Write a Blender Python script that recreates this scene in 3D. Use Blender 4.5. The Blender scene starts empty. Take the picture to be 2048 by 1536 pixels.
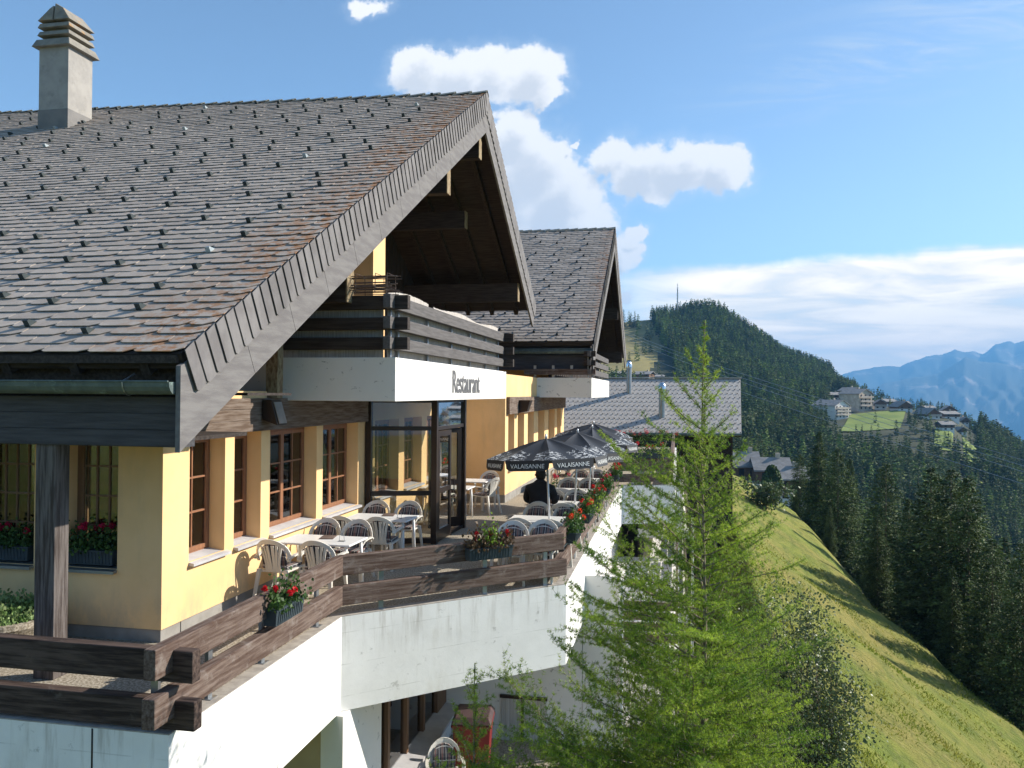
import bpy, math, random
import numpy as np
from mathutils import Vector, Matrix, Euler
R = math.radians
sc = bpy.context.scene
col = sc.collection
# ------------------------------------------------------------ camera
F = 1650.0
YAW, PIT, ROLL = R(11.37), R(.62), R(.4)
CAM = np.array([0, 0, 2.9])
cd = bpy.data.cameras.new('camera'); cam = bpy.data.objects.new('camera', cd); col.objects.link(cam)
cd.sensor_width = 36; cd.lens = F/2048*36; cd.clip_start = .05; cd.clip_end = 60000
_M = (Matrix.Rotation(YAW, 4, 'Z') @ Matrix.Rotation(math.pi/2+PIT, 4, 'X') @ Matrix.Rotation(ROLL, 4, 'Z'))
cam.matrix_world = Matrix.Translation(Vector(CAM)) @ _M
sc.camera = cam
M3 = np.array(_M.to_3x3())
def ray(x, y): return M3 @ np.array([(x-1024)/F, (768-y)/F, -1.])
def P(x, y, zc): return CAM + ray(x, y)*zc
def onZ(x, y, Z): r = ray(x, y); return CAM + r*((Z-2.9)/r[2])
# ------------------------------------------------------------ sun + sky
SUND = Vector((1, .55, .65)).normalized()
sd = bpy.data.lights.new('sun', 'SUN'); sd.energy = 4.4; sd.angle = R(.53); sd.color = (1, .93, .82)
so = bpy.data.objects.new('sun', sd); col.objects.link(so)
so.rotation_euler = SUND.to_track_quat('Z', 'Y').to_euler()
sc.view_settings.view_transform = 'Standard'; sc.view_settings.look = 'None'
sc.view_settings.exposure = 1.02; sc.view_settings.gamma = 1
sc.cycles.volume_bounces = 0; sc.cycles.max_bounces = 8; sc.cycles.transparent_max_bounces = 16
sc.cycles.use_denoising = True
class NT:
    def __init__(s, nt): s.nt = nt; s.n = nt.nodes; s.l = nt.links
    def node(s, t, **k):
        n = s.n.new(t)
        for a, b in k.items():
            if a.startswith('i_'):
                key = a[2:]; key = int(key) if key.isdigit() else key.replace('_', ' ')
                s.put(n.inputs[key], b)
            else: setattr(n, a, b)
        return n
    def put(s, sock, v):
        if isinstance(v, bpy.types.NodeSocket): s.l.new(v, sock)
        elif isinstance(v, bpy.types.Node): s.l.new(v.outputs[0], sock)
        else: sock.default_value = v
    def math(s, op, a, b=None, c=None, clamp=False):
        n = s.n.new('ShaderNodeMath'); n.operation = op; n.use_clamp = clamp
        for i, v in enumerate((a, b, c)):
            if v is not None: s.put(n.inputs[i], v)
        return n.outputs[0]
    def vm(s, op, a, b=None):
        n = s.n.new('ShaderNodeVectorMath'); n.operation = op
        s.put(n.inputs[0], a)
        if b is not None: s.put(n.inputs[1], b)
        return n.outputs['Value'] if op in ('LENGTH', 'DOT_PRODUCT') else n.outputs[0]
    def mix(s, f, a, b, mode='MIX'):
        n = s.n.new('ShaderNodeMix'); n.data_type = 'RGBA'; n.blend_type = mode
        s.put(n.inputs[0], f); s.put(n.inputs[6], c4(a)); s.put(n.inputs[7], c4(b))
        return n.outputs[2]
    def ramp(s, f, lo, hi, to0=0., to1=1., smooth=True):
        n = s.n.new('ShaderNodeMapRange'); n.interpolation_type = 'SMOOTHSTEP' if smooth else 'LINEAR'
        s.put(n.inputs[0], f); n.inputs[1].default_value = lo; n.inputs[2].default_value = hi
        n.inputs[3].default_value = to0; n.inputs[4].default_value = to1
        return n.outputs[0]
    def noise(s, vec, scale, detail=4, rough=.55, dist=0.):
        n = s.n.new('ShaderNodeTexNoise'); s.put(n.inputs['Vector'], vec)
        n.inputs['Scale'].default_value = scale; n.inputs['Detail'].default_value = detail
        n.inputs['Roughness'].default_value = rough; n.inputs['Distortion'].default_value = dist
        return n.outputs[0]
def c4(v):
    if isinstance(v, (tuple, list)) and len(v) == 3: return (*v, 1)
    return v
def make_world():
    w = bpy.data.worlds.new('World'); sc.world = w; w.use_nodes = True
    t = NT(w.node_tree); t.n.clear()
    sky = t.node('ShaderNodeTexSky', sky_type='NISHITA', sun_disc=False)
    sky.sun_elevation = math.asin(SUND.z); sky.sun_rotation = math.atan2(SUND.x, SUND.y)
    sky.altitude = 1900; sky.air_density = 1.0; sky.dust_density = 1.0; sky.ozone_density = 1.5
    gen = t.node('ShaderNodeTexCoord').outputs['Generated']
    sep = t.node('ShaderNodeSeparateXYZ', i_0=gen)
    yy = t.math('MAXIMUM', sep.outputs[1], .02)
    u = t.math('DIVIDE', sep.outputs[0], yy); v = t.math('DIVIDE', sep.outputs[2], yy)
    uv = t.node('ShaderNodeCombineXYZ', i_0=u, i_1=v).outputs[0]
    def q(x, y):
        r = ray(x, y); return r[0]/r[1], r[2]/r[1]
    blobs = [(845,140,72,46),(925,150,85,56),(1000,150,80,60),(1062,150,70,56),(1088,182,40,32),
             (1030,270,62,52),(1075,330,85,75),(1020,370,120,95),(1120,405,95,85),(1140,450,90,70),(1070,455,120,60),
             (1228,320,50,46),(1290,345,75,58),(1370,335,88,56),(1445,338,62,52),(1290,372,60,34),
             (1270,462,40,22),(1248,500,36,40),(736,14,52,26),(1150,285,14,12),(1245,590,30,18)]
    wn = t.node('ShaderNodeTexNoise', i_Vector=uv, i_Scale=26.); wn.inputs['Detail'].default_value = 5
    wv = t.vm('MULTIPLY', t.vm('SUBTRACT', wn.outputs['Color'], (.5, .5, .5)), (.035, .035, 0))
    wn2 = t.node('ShaderNodeTexNoise', i_Vector=uv, i_Scale=95.); wn2.inputs['Detail'].default_value = 4
    wv = t.vm('ADD', wv, t.vm('MULTIPLY', t.vm('SUBTRACT', wn2.outputs['Color'], (.5, .5, .5)), (.012, .012, 0)))
    def field(uvw):
     acc = None
     for (x, y, a, b) in blobs:
         cu, cv = q(x, y); ru = abs(q(x+a, y)[0]-cu); rv = abs(q(x, y-b)[1]-cv)
         d = t.vm('LENGTH', t.vm('MULTIPLY', t.vm('SUBTRACT', uvw, (cu, cv, 0)), (1/ru, 1/rv, 0)))
         if (x, y) in ((736,14),(1150,285),(1245,590),(1270,462)): d = t.math('ADD', d, .22)
         acc = d if acc is None else t.math('SMOOTH_MIN', acc, d, .25)
     return acc
    acc = field(t.vm('ADD', uv, wv)); acc2 = field(t.vm('ADD', t.vm('ADD', uv, wv), (.012, .020, 0)))
    f = t.math('SUBTRACT', 1.0, acc)
    n1 = t.noise(uv, 30, 8, .62); n2 = t.noise(uv, 9, 5, .5)
    f2 = t.math('ADD', f, t.math('MULTIPLY', t.math('SUBTRACT', n1, .5), .95))
    dens = t.math('MAXIMUM', t.ramp(f2, -.16, .20), t.ramp(f2, -.5, .05, 0, .16))
    # streaky layer low over the mountains
    st = t.noise(t.vm('MULTIPLY', uv, (3.2, 22, 1)), 1.6, 7, .6, .6)
    cu, cv = q(1500, 640); v0 = q(1500, 525)[1]; v1 = q(1500, 600)[1]
    vv = t.math('ADD', v, t.math('MULTIPLY', u, -.05))
    vv = t.math('ADD', vv, t.math('MULTIPLY', t.math('SUBTRACT', t.noise(uv, 14, 6, .6), .5), .03)); band = t.ramp(vv, v0+.0, v0-.016, 0, 1)
    side = t.ramp(u, q(1120, 600)[0], q(1420, 600)[0])
    lay = t.math('MULTIPLY', t.math('MULTIPLY', band, side), t.ramp(st, .28, .50, .72, 1.0))
    # thin cirrus
    cc = t.noise(t.vm('MULTIPLY', t.vm('ADD', uv, (0, 0, 3)), (2.0, 11, 1)), 2.2, 8, .68, 1.2)
    cmask = t.math('SUBTRACT', 1.0, t.math('ABSOLUTE', t.math('DIVIDE', t.math('SUBTRACT', t.math('SUBTRACT', v, t.math('MULTIPLY', u, .23)), q(1750, 112)[1]-q(1750, 112)[0]*.23), .075)), clamp=True)
    cir = t.math('MULTIPLY', t.math('MULTIPLY', t.ramp(cc, .42, .74), cmask), t.math('MULTIPLY', t.ramp(u, -.05, .3), .95))
    hi = t.ramp(f2, .15, .7)
    shade = t.noise(t.vm('MULTIPLY', t.vm('ADD', uv, (.01, .016, 0)), (1, 1.4, 1)), 17, 5, .55)
    base = t.math('ADD', t.math('SUBTRACT', 1.0, acc2), t.math('MULTIPLY', t.math('SUBTRACT', shade, .5), 1.1))
    white = t.mix(t.ramp(base, .12, .75), (1.02, 1.01, 1.0), (.72, .745, .79))
    white = t.mix(t.ramp(f2, -.1, .12), (.80, .88, .98), white)
    lowc = t.mix(t.ramp(st, .35, .65), (.60, .63, .68), (.92, .91, .89))
    skyc = t.vm('MULTIPLY', sky.outputs[0], (.93, .965, .93))
    bg = t.mix(cir, skyc, (3.6, 4.0, 4.3))
    # cloud radiance given in the sky texture's own units (background strength scales both)
    S = .60/.112
    wsc = t.vm('MULTIPLY', white, (.93*S, .93*S, .93*S)); lsc = t.vm('MULTIPLY', lowc, (1.92*S, 1.70*S, 1.36*S))
    lsc = t.vm('MULTIPLY', lsc, t.mix(t.ramp(v, .03, .10), (1.95, 1.68, 1.34), (1.08, 1.05, 1.0)))
    bg = t.mix(lay, bg, lsc)
    fin = t.mix(dens, bg, wsc)
    fin = t.mix(t.ramp(sep.outputs[1], .05, .2), skyc, fin)
    b = t.node('ShaderNodeBackground', i_Color=fin, i_Strength=.112)
    o = t.node('ShaderNodeOutputWorld', i_Surface=b)
make_world()
# ------------------------------------------------------------ helpers
def tag(o, label=None, cat=None, group=None, kind=None):
    if label: o['label'] = label
    if cat: o['category'] = cat
    if group: o['group'] = group
    if kind: o['kind'] = kind
    return o
def empty(name, loc, label=None, cat=None, group=None, rz=0, kind=None):
    o = bpy.data.objects.new(name, None); o.empty_display_size = .2; o.location = loc; o.rotation_euler = (0, 0, rz)
    col.objects.link(o); return tag(o, label, cat, group, kind)
def np_mesh(name, V, Q, mats, parent=None, smooth=False, mi=None, off=None):
    V = np.asarray(V, dtype=np.float32).reshape(-1, 3)
    if off is not None: V = V-np.asarray(off, dtype=np.float32)
    Q = np.asarray(Q, dtype=np.int32); k = Q.shape[1]
    me = bpy.data.meshes.new(name)
    me.vertices.add(len(V)); me.vertices.foreach_set('co', V.ravel())
    me.loops.add(Q.size); me.loops.foreach_set('vertex_index', Q.ravel())
    me.polygons.add(len(Q)); me.polygons.foreach_set('loop_start', np.arange(0, Q.size, k, dtype=np.int32))
    if mi is not None: me.polygons.foreach_set('material_index', np.asarray(mi, dtype=np.int32))
    me.update(calc_edges=True); me.validate()
    if smooth: me.polygons.foreach_set('use_smooth', [True]*len(Q))
    for m in (mats if isinstance(mats, (list, tuple)) else [mats]): me.materials.append(m)
    o = bpy.data.objects.new(name, me); col.objects.link(o)
    if parent: o.parent = parent
    return o
class MB:
    def __init__(s): s.v = []; s.f = []; s.m = []; s.k = 0
    def add(s, vs, fs):
        b = len(s.v); s.v += [tuple(float(c) for c in p) for p in vs]
        for f in fs: s.f.append([b+i for i in f]); s.m.append(s.k)
        return s
    def hexa(s, p):
        return s.add(p, [(0,3,2,1),(4,5,6,7),(0,1,5,4),(1,2,6,5),(2,3,7,6),(3,0,4,7)])
    def box(s, a, b):
        x0,y0,z0 = [min(a[i], b[i]) for i in range(3)]; x1,y1,z1 = [max(a[i], b[i]) for i in range(3)]
        return s.hexa([(x0,y0,z0),(x1,y0,z0),(x1,y1,z0),(x0,y1,z0),(x0,y0,z1),(x1,y0,z1),(x1,y1,z1),(x0,y1,z1)])
    def ob(s, c, ax, ay, az):
        c, ax, ay, az = [np.array(q, float) for q in (c, ax, ay, az)]
        return s.hexa([c-ax-ay-az, c+ax-ay-az, c+ax+ay-az, c-ax+ay-az, c-ax-ay+az, c+ax-ay+az, c+ax+ay+az, c-ax+ay+az])
    def beam(s, p0, p1, w, h, up=(0,0,1)):
        p0, p1, up = [np.array(q, float) for q in (p0, p1, up)]
        d = p1-p0; L = np.linalg.norm(d); d /= L; sd = np.cross(d, up); sd /= np.linalg.norm(sd); u = np.cross(sd, d)
        return s.ob((p0+p1)/2, d*L/2, sd*w/2, u*h/2)
    def prism(s, poly, vec):
        n = len(poly); a = [np.array(p, float) for p in poly]; b = [p+np.array(vec, float) for p in a]
        return s.add(a+b, [tuple(reversed(range(n))), tuple(range(n, 2*n))]+[(i, (i+1) % n, n+(i+1) % n, n+i) for i in range(n)])
    def tube(s, pts, rad, n=8, cap=True):
        pts = [np.array(p, float) for p in pts]; rad = rad if isinstance(rad, (list, tuple)) else [rad]*len(pts)
        vs = []; fs = []; prev = None
        for i, p in enumerate(pts):
            d = pts[min(i+1, len(pts)-1)]-pts[max(i-1, 0)]; d = d/(np.linalg.norm(d)+1e-9)
            if prev is None:
                a = np.array([0, 0, 1.]) if abs(d[2]) < .9 else np.array([1., 0, 0]); u = np.cross(d, a)
            else: u = prev-d*np.dot(prev, d)
            u /= np.linalg.norm(u); prev = u; w = np.cross(d, u)
            for k in range(n):
                t = 2*math.pi*k/n; vs.append(p+(u*math.cos(t)+w*math.sin(t))*rad[i])
        for i in range(len(pts)-1):
            for k in range(n):
                a = i*n+k; b = i*n+(k+1) % n; fs.append((a, b, b+n, a+n))
        if cap: fs.append(tuple(reversed(range(n)))); fs.append(tuple(range((len(pts)-1)*n, len(pts)*n)))
        return s.add(vs, fs)
    def lathe(s, prof, c=(0,0,0), n=24):
        vs = []; fs = []
        for (r, z) in prof:
            for k in range(n):
                t = 2*math.pi*k/n; vs.append((c[0]+r*math.cos(t), c[1]+r*math.sin(t), c[2]+z))
        for i in range(len(prof)-1):
            for k in range(n):
                a = i*n+k; b = i*n+(k+1) % n; fs.append((a, b, b+n, a+n))
        return s.add(vs, fs)
    def build(s, name, mats, parent=None, smooth=False, off=None, bevel=0, sub=0):
        me = bpy.data.meshes.new(name)
        v = s.v if off is None else [(p[0]-off[0], p[1]-off[1], p[2]-off[2]) for p in s.v]
        me.from_pydata(v, [], s.f)
        for m in (mats if isinstance(mats, (list, tuple)) else [mats]): me.materials.append(m)
        if any(s.m): me.polygons.foreach_set('material_index', s.m)
        if smooth: me.polygons.foreach_set('use_smooth', [True]*len(s.f))
        me.update()
        o = bpy.data.objects.new(name, me); col.objects.link(o)
        if parent: o.parent = parent
        if bevel:
            b = o.modifiers.new('bevel', 'BEVEL'); b.width = bevel; b.segments = 2; b.limit_method = 'ANGLE'
        if sub:
            b = o.modifiers.new('sub', 'SUBSURF'); b.levels = b.render_levels = sub
        return o
def children(o): return [c for c in col.objects if c.parent == o]
def copy_tree(o, parent=None, kids=None):
    if kids is None:
        kids = {}
        for c in col.objects:
            if c.parent: kids.setdefault(c.parent.name, []).append(c)
    c = o.copy(); col.objects.link(c); c.parent = parent
    for ch in kids.get(o.name, []): copy_tree(ch, c, kids)
    return c
def text(s, size, mat, parent, M, name='lettering', xs=1., ext=.003, bold=0.):
    cu = bpy.data.curves.new('t', 'FONT'); cu.body = s; cu.size = size; cu.offset = bold; cu.extrude = ext; cu.align_x = 'CENTER'; cu.align_y = 'CENTER'
    o = bpy.data.objects.new('t', cu); col.objects.link(o)
    dg = bpy.context.evaluated_depsgraph_get(); me = bpy.data.meshes.new_from_object(o.evaluated_get(dg))
    bpy.data.objects.remove(o); me.transform(M @ Matrix.Diagonal((xs, 1, 1, 1))); me.materials.clear(); me.materials.append(mat)
    me.name = name; o = bpy.data.objects.new(name, me); col.objects.link(o); o.parent = parent; return o
# ------------------------------------------------------------ materials
MATS = {}
def mat(name, c1, c2=None, scale=3., rough=.8, bump=0., bscale=None, stretch=(1,1,1), rot=0., detail=6, lo=.35, hi=.65,
        island=0., spec=.3, metal=0., extra=None, trans=0., bdist=.01):
    m = bpy.data.materials.new(name); m.use_nodes = True; t = NT(m.node_tree)
    bs = t.n['Principled BSDF']; co = t.node('ShaderNodeTexCoord').outputs['Object']
    if rot:
        mp = t.node('ShaderNodeMapping', i_Vector=co); mp.inputs['Rotation'].default_value = (0, 0, rot); co2 = mp.outputs[0]
    else: co2 = co
    v = t.vm('MULTIPLY', co2, stretch)
    n = t.noise(v, scale, detail, .6)
    c = t.mix(t.ramp(n, lo, hi), c1, c2 or c1)
    if island:
        ri = t.node('ShaderNodeNewGeometry').outputs['Random Per Island']
        k = t.ramp(ri, 0, 1, 1-island, 1+island, False)
        c = t.vm('MULTIPLY', c, t.node('ShaderNodeCombineXYZ', i_0=k, i_1=k, i_2=k).outputs[0])
    if extra: c = extra(t, co, c)
    t.put(bs.inputs['Base Color'], c)
    bs.inputs['Roughness'].default_value = rough; bs.inputs['Specular IOR Level'].default_value = spec; bs.inputs['Metallic'].default_value = metal
    if bump:
        nb = t.noise(v, bscale or scale*6, 6, .65)
        b = t.node('ShaderNodeBump', i_Height=nb); b.inputs['Strength'].default_value = bump; b.inputs['Distance'].default_value = bdist
        t.put(bs.inputs['Normal'], b.outputs[0])
    if trans:
        tr = t.node('ShaderNodeBsdfTranslucent'); t.put(tr.inputs[0], c)
        mx = t.node('ShaderNodeMixShader'); mx.inputs[0].default_value = trans
        out = t.n['Material Output']; t.put(mx.inputs[1], bs.outputs[0]); t.put(mx.inputs[2], tr.outputs[0]); t.put(out.inputs[0], mx.outputs[0])
    MATS[name] = m; return m
def stain(color, scale, lo, hi, stretch=(1,1,1), amt=1., zlim=None, seed=0.):
    def f(t, co, c):
        n = t.noise(t.vm('MULTIPLY', t.vm('ADD', co, (seed, seed*.7, 0)), stretch), scale, 9, .68)
        k = t.ramp(n, lo, hi, 0, amt)
        if zlim:
            z = t.node('ShaderNodeSeparateXYZ', i_0=co).outputs[2]
            k = t.math('MULTIPLY', k, t.ramp(z, zlim[0], zlim[1], 0, 1))
        return t.mix(k, c, color)
    return f
def multi(*fs):
    def g(t, co, c):
        for f in fs: c = f(t, co, c)
        return c
    return g
def boards(t, co, c):
    z = t.node('ShaderNodeSeparateXYZ', i_0=co).outputs[2]
    w = t.math('ADD', z, t.math('MULTIPLY', t.noise(co, 1.5, 2), .02))
    k = t.math('LESS_THAN', t.math('ABSOLUTE', t.math('SUBTRACT', t.math('FRACT', t.math('DIVIDE', w, .41)), .5)), .012)
    return t.mix(t.math('MULTIPLY', k, t.ramp(t.noise(co, 3, 4), .42, .62, 0, .5)), c, (.52,.51,.47))
WHITE = mat('white_paint', (.84,.83,.80), (.78,.77,.74), 2.2, .75, .25, 18, extra=multi(
    stain((.36,.35,.32), 5, .61, .70, (1,1,1.4), .6, seed=3), stain((.50,.46,.38), 1.3, .54, .72, (1,1,.35), .4, seed=9), boards, stain((.33,.29,.23), 3.2, .50, .68, (2.4,2.4,.22), .55, zlim=(-.75,.0), seed=44), stain((.42,.40,.36), 3, .60, .80, (3,3,.22), .45, seed=21),
    stain((.30,.30,.29), 22, .68, .74, (1,1,1), .6, seed=1)), bdist=.006)
WHITE2 = mat('white_board', (.80,.775,.73), (.77,.745,.70), 1.5, .7, .1, 20, extra=multi(
    stain((.33,.31,.29), 5, .615, .65, (1,1,1.6), .8, seed=5), stain((.45,.43,.40), 3, .70, .78, (.6,.6,2), .6, seed=2)))
YELLOW = mat('yellow_render', (.85,.57,.285), (.79,.52,.25), 1.2, .9, .5, 70, bdist=.004, extra=multi(stain((.55,.40,.23), 1.6, .52, .78, (1,1,.28), .45, seed=31), stain((.40,.33,.24), 3, .38, .66, (1,1,.5), .55, zlim=(.75,.12), seed=8), stain((.95,.72,.42), 2.2, .60, .80, (1,1,1), .35, seed=17)))
PLINTH = mat('grey_plinth', (.30,.29,.27), (.24,.23,.21), 3, .9, .2, 40)
def woodmats(key, c1, c2, **k):
    MATS[key+'_x'] = mat(key+'_x', c1, c2, 2.2, stretch=(1,14,14), **k)
    MATS[key+'_y'] = mat(key+'_y', c1, c2, 2.2, stretch=(14,1,14), **k)
    MATS[key+'_z'] = mat(key+'_z', c1, c2, 2.2, stretch=(14,14,1), **k)
    MATS[key+'_d'] = mat(key+'_d', c1, c2, 2.2, stretch=(1,14,14), rot=R(-43.5), **k)
woodmats('old_wood', (.075,.042,.030), (.20,.150,.125), rough=.85, bump=.6, bscale=14, lo=.3, hi=.75, extra=multi(stain((.34,.30,.27), 2.5, .52, .74, (2,2,2), .5, seed=4), stain((.03,.018,.014), 9, .60, .72, (1,1,1), .6, seed=14)))
woodmats('dark_wood', (.026,.019,.016), (.058,.045,.038), rough=.8, bump=.35, bscale=12)
woodmats('front_wood', (.028,.017,.014), (.10,.068,.055), rough=.85, bump=.5, bscale=14, extra=stain((.22,.19,.17), 2.5, .60, .76, (2,2,2), .4, seed=4))  # darkened copy of old_wood: the front railing's shade is put into its colour
woodmats('grey_wood', (.085,.078,.076), (.13,.12,.118), rough=.8, bump=.25, bscale=12)
BEAMW = mat('beam_wood', (.10,.065,.045), (.20,.155,.125), 2.2, .85, .4, 14, stretch=(14,1,14))
def tilemat():
    def ex(t, co, c):
        sp = t.node('ShaderNodeSeparateXYZ', i_0=co)
        # lichen grows thicker towards the verge
        near = t.ramp(t.math('ADD', sp.outputs[0], t.math('MULTIPLY', t.noise(co, .9, 3), 1.2)), .35, 1.75, 0, 1)
        n = t.noise(co, 7, 8, .7)
        k = t.math('MULTIPLY', near, t.ramp(n, .45, .57))
        c = t.mix(t.math('MULTIPLY', k, .85), c, (.36,.15,.045))
        n3 = t.noise(t.vm('ADD', co, (7, 0, 0)), 3.2, 8, .75)
        c = t.mix(t.ramp(n3, .64, .72, 0, .55), c, (.42,.39,.30))
        n4 = t.noise(t.vm('ADD', co, (0, 9, 0)), .5, 5, .6)
        return t.mix(t.ramp(n4, .45, .8, 0, .3), c, (.33,.275,.225))
    return mat('roof_slate', (.39,.325,.27), (.46,.39,.325), 5, .75, .25, 60, island=.10, extra=ex, spec=.3)
TILE = tilemat()
def tile2():
    def ex(t, co, c):
        sp = t.node('ShaderNodeSeparateXYZ', i_0=co)
        near = t.ramp(t.math('ADD', sp.outputs[0], t.math('MULTIPLY', t.noise(co, .7, 3), 1.6)), 1.7, 2.7, 0, 1)
        k = t.math('MULTIPLY', near, t.ramp(t.noise(co, 5, 8, .7), .45, .62))
        return t.mix(t.math('MULTIPLY', k, .8), c, (.27,.12,.05))
    return mat('roof_slate_far', (.34,.29,.245), (.40,.345,.295), 5, .75, .3, 60, island=.18, extra=ex)
TILE2 = tile2()
TILE3 = mat('grey_slate', (.44,.405,.365), (.48,.44,.40), 3, .8, .2, 40, island=.05)
CLAD = mat('verge_cladding', (.135,.125,.125), (.18,.17,.168), 3, .75, .2, 50, island=.10, stretch=(1,1,1))
BOARD = mat('verge_board', (.14,.13,.13), (.19,.18,.175), 2, .8, .3, 14, stretch=(6,1,6))
FASC = mat('fascia_board', (.050,.048,.053), (.075,.072,.078), 2, .75, .35, 12, stretch=(1,10,14))
ZINC = mat('zinc', (.09,.12,.12), (.13,.165,.16), 6, .55, .1, 30, metal=.25, extra=stain((.30,.42,.38), 8, .55, .7, (1,1,1), .6))
STEEL = mat('galvanised_steel', (.36,.38,.40), (.30,.32,.34), 6, .4, metal=.8)
SHINY = mat('shiny_steel', (.7,.72,.75), (.6,.62,.64), 4, .22, metal=1.)
HOOK = mat('dark_snow_hook', (.018,.028,.032), (.035,.05,.055), 8, .5)
HOOKW = mat('pale_snow_hook', (.35,.40,.42), (.28,.33,.36), 8, .5)
CONC = mat('chimney_render', (.36,.34,.31), (.29,.275,.255), 2.5, .9, .4, 40, extra=stain((.22,.21,.19), 4, .55, .7, (1,1,1), .6))
CAPC = mat('chimney_cap', (.27,.25,.21), (.20,.185,.16), 5, .9, .5, 30, extra=stain((.42,.22,.07), 4.5, .52, .62, (1,1,1), .8, zlim=(11.8,12.1)))
DECK = mat('aggregate_paving', (.22,.185,.135), (.44,.39,.31), 38, .95, .6, 60, detail=3, lo=.42, hi=.6, bdist=.006)
CURB = mat('concrete_kerb', (.42,.38,.33), (.30,.27,.24), 8, .9, .3, 40)
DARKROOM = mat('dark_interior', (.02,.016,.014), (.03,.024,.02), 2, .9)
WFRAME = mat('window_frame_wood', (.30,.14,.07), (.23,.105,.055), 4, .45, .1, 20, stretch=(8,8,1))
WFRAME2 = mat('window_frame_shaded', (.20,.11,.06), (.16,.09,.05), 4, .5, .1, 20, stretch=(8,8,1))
BRONZE = mat('dark_bronze_frame', (.035,.026,.022), (.045,.034,.028), 3, .35, metal=.3)
CURTAIN = mat('curtain_fabric', (.16,.055,.04), (.24,.12,.09), 9, .9, stretch=(1,3,.05))
REDCURT = mat('red_curtain', (.30,.03,.04), (.22,.02,.03), 9, .9, stretch=(3,3,.05))
WCURT = mat('white_curtain', (.62,.60,.56), (.45,.42,.38), 9, .9, stretch=(5,5,.05))
PLASTIC = mat('chair_plastic', (.74,.71,.64), (.71,.68,.61), 3, .38, spec=.45, trans=.06)
TABLEW = mat('table_top', (.78,.78,.77), (.74,.74,.73), 3, .35, spec=.45)
REED = mat('reed_screen', (.42,.37,.32), (.60,.56,.52), 14, .9, .5, 30, stretch=(6,6,.25))
UMB = mat('umbrella_cloth', (.022,.023,.026), (.028,.028,.03), 3, .55, spec=.4)
POLEW = mat('white_pole', (.72,.73,.74), (.68,.69,.70), 3, .3, metal=.3)
INK = mat('grey_lettering', (.11,.11,.115), (.12,.12,.125), 3, .7)
INKW = mat('white_lettering', (.75,.75,.73), (.75,.75,.73), 3, .7)
INKF = mat('faded_lettering', (.60,.62,.60), (.68,.69,.67), 5, .8)
BOXG = mat('flower_box_plastic', (.035,.050,.062), (.05,.068,.08), 3, .5)
LEAFG = mat('geranium_leaf', (.035,.085,.02), (.075,.14,.035), 6, .55, island=.5, trans=.3)
LEAFY = mat('yellow_green_leaf', (.16,.28,.03), (.20,.32,.05), 6, .55, island=.4, trans=.35)
LEAFB = mat('bronze_leaf', (.08,.05,.03), (.12,.08,.04), 6, .6, island=.4, trans=.2)
PETAL = mat('red_petal', (.75,.02,.02), (.60,.015,.03), 6, .6, island=.3, trans=.25)
PETALP = mat('crimson_petal', (.60,.01,.07), (.48,.01,.06), 6, .6, island=.3, trans=.25)
PETALO = mat('orange_petal', (.85,.10,.02), (.75,.06,.02), 6, .6, island=.3, trans=.25)
BARK = mat('bark', (.16,.12,.085), (.28,.23,.18), 9, .95, .6, 30, stretch=(4,4,1))
LARCHW = mat('larch_bark', (.14,.10,.07), (.32,.27,.21), 12, .9, .6, 40, stretch=(3,3,1))
NEEDLE = mat('larch_needle', (.09,.20,.02), (.40,.52,.06), 2.6, .55, island=.45, trans=.45, lo=.3, hi=.7)
SPRUCE = mat('spruce_needle', (.024,.052,.016), (.125,.17,.048), .55, .7, island=.55, trans=.12, lo=.3, hi=.7)
LIGHTCON = mat('larch_foliage_far', (.13,.20,.04), (.20,.27,.06), .3, .8, island=.3, trans=.15)
FARCON = mat('forest_needle', (.055,.085,.03), (.15,.185,.065), .05, .8, island=.5, trans=.12)
SHRUBL = mat('shrub_leaf', (.06,.095,.035), (.11,.15,.06), 3, .48, island=.5, spec=.5, trans=.2)
JACKET = mat('black_jacket', (.014,.014,.016), (.022,.022,.025), 8, .8, .3, 30)
SKIN = mat('skin', (.50,.30,.22), (.46,.27,.2), 5, .55)
HAIR = mat('dark_hair', (.012,.010,.009), (.02,.016,.014), 20, .6, .4, 60)
TROUSER = mat('dark_trousers', (.03,.035,.05), (.04,.045,.06), 8, .9)
BINRED = mat('red_bin_plastic', (.20,.022,.020), (.17,.018,.018), 3, .45, .1, 8)
def glass_mat(name, tint, gloss=.35, amt=.6):
    m = bpy.data.materials.new(name); m.use_nodes = True; t = NT(m.node_tree); t.n.clear()
    tr = t.node('ShaderNodeBsdfTransparent'); tr.inputs[0].default_value = c4(tint)
    gl = t.node('ShaderNodeBsdfGlossy'); gl.inputs['Roughness'].default_value = .02; gl.inputs[0].default_value = (.9,.9,.9,1)
    fr = t.node('ShaderNodeFresnel'); fr.inputs[0].default_value = 1.5
    k = t.math('ADD', t.math('MULTIPLY', fr, amt), gloss, clamp=True)
    mx = t.node('ShaderNodeMixShader', i_0=k, i_1=tr.outputs[0], i_2=gl.outputs[0])
    t.node('ShaderNodeOutputMaterial', i_Surface=mx.outputs[0]); MATS[name] = m; return m
GLASS = glass_mat('window_glass', (.75,.75,.75), .04, 1.)
GLASSV = glass_mat('vestibule_glass', (.80,.82,.80), .03, .9)
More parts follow.
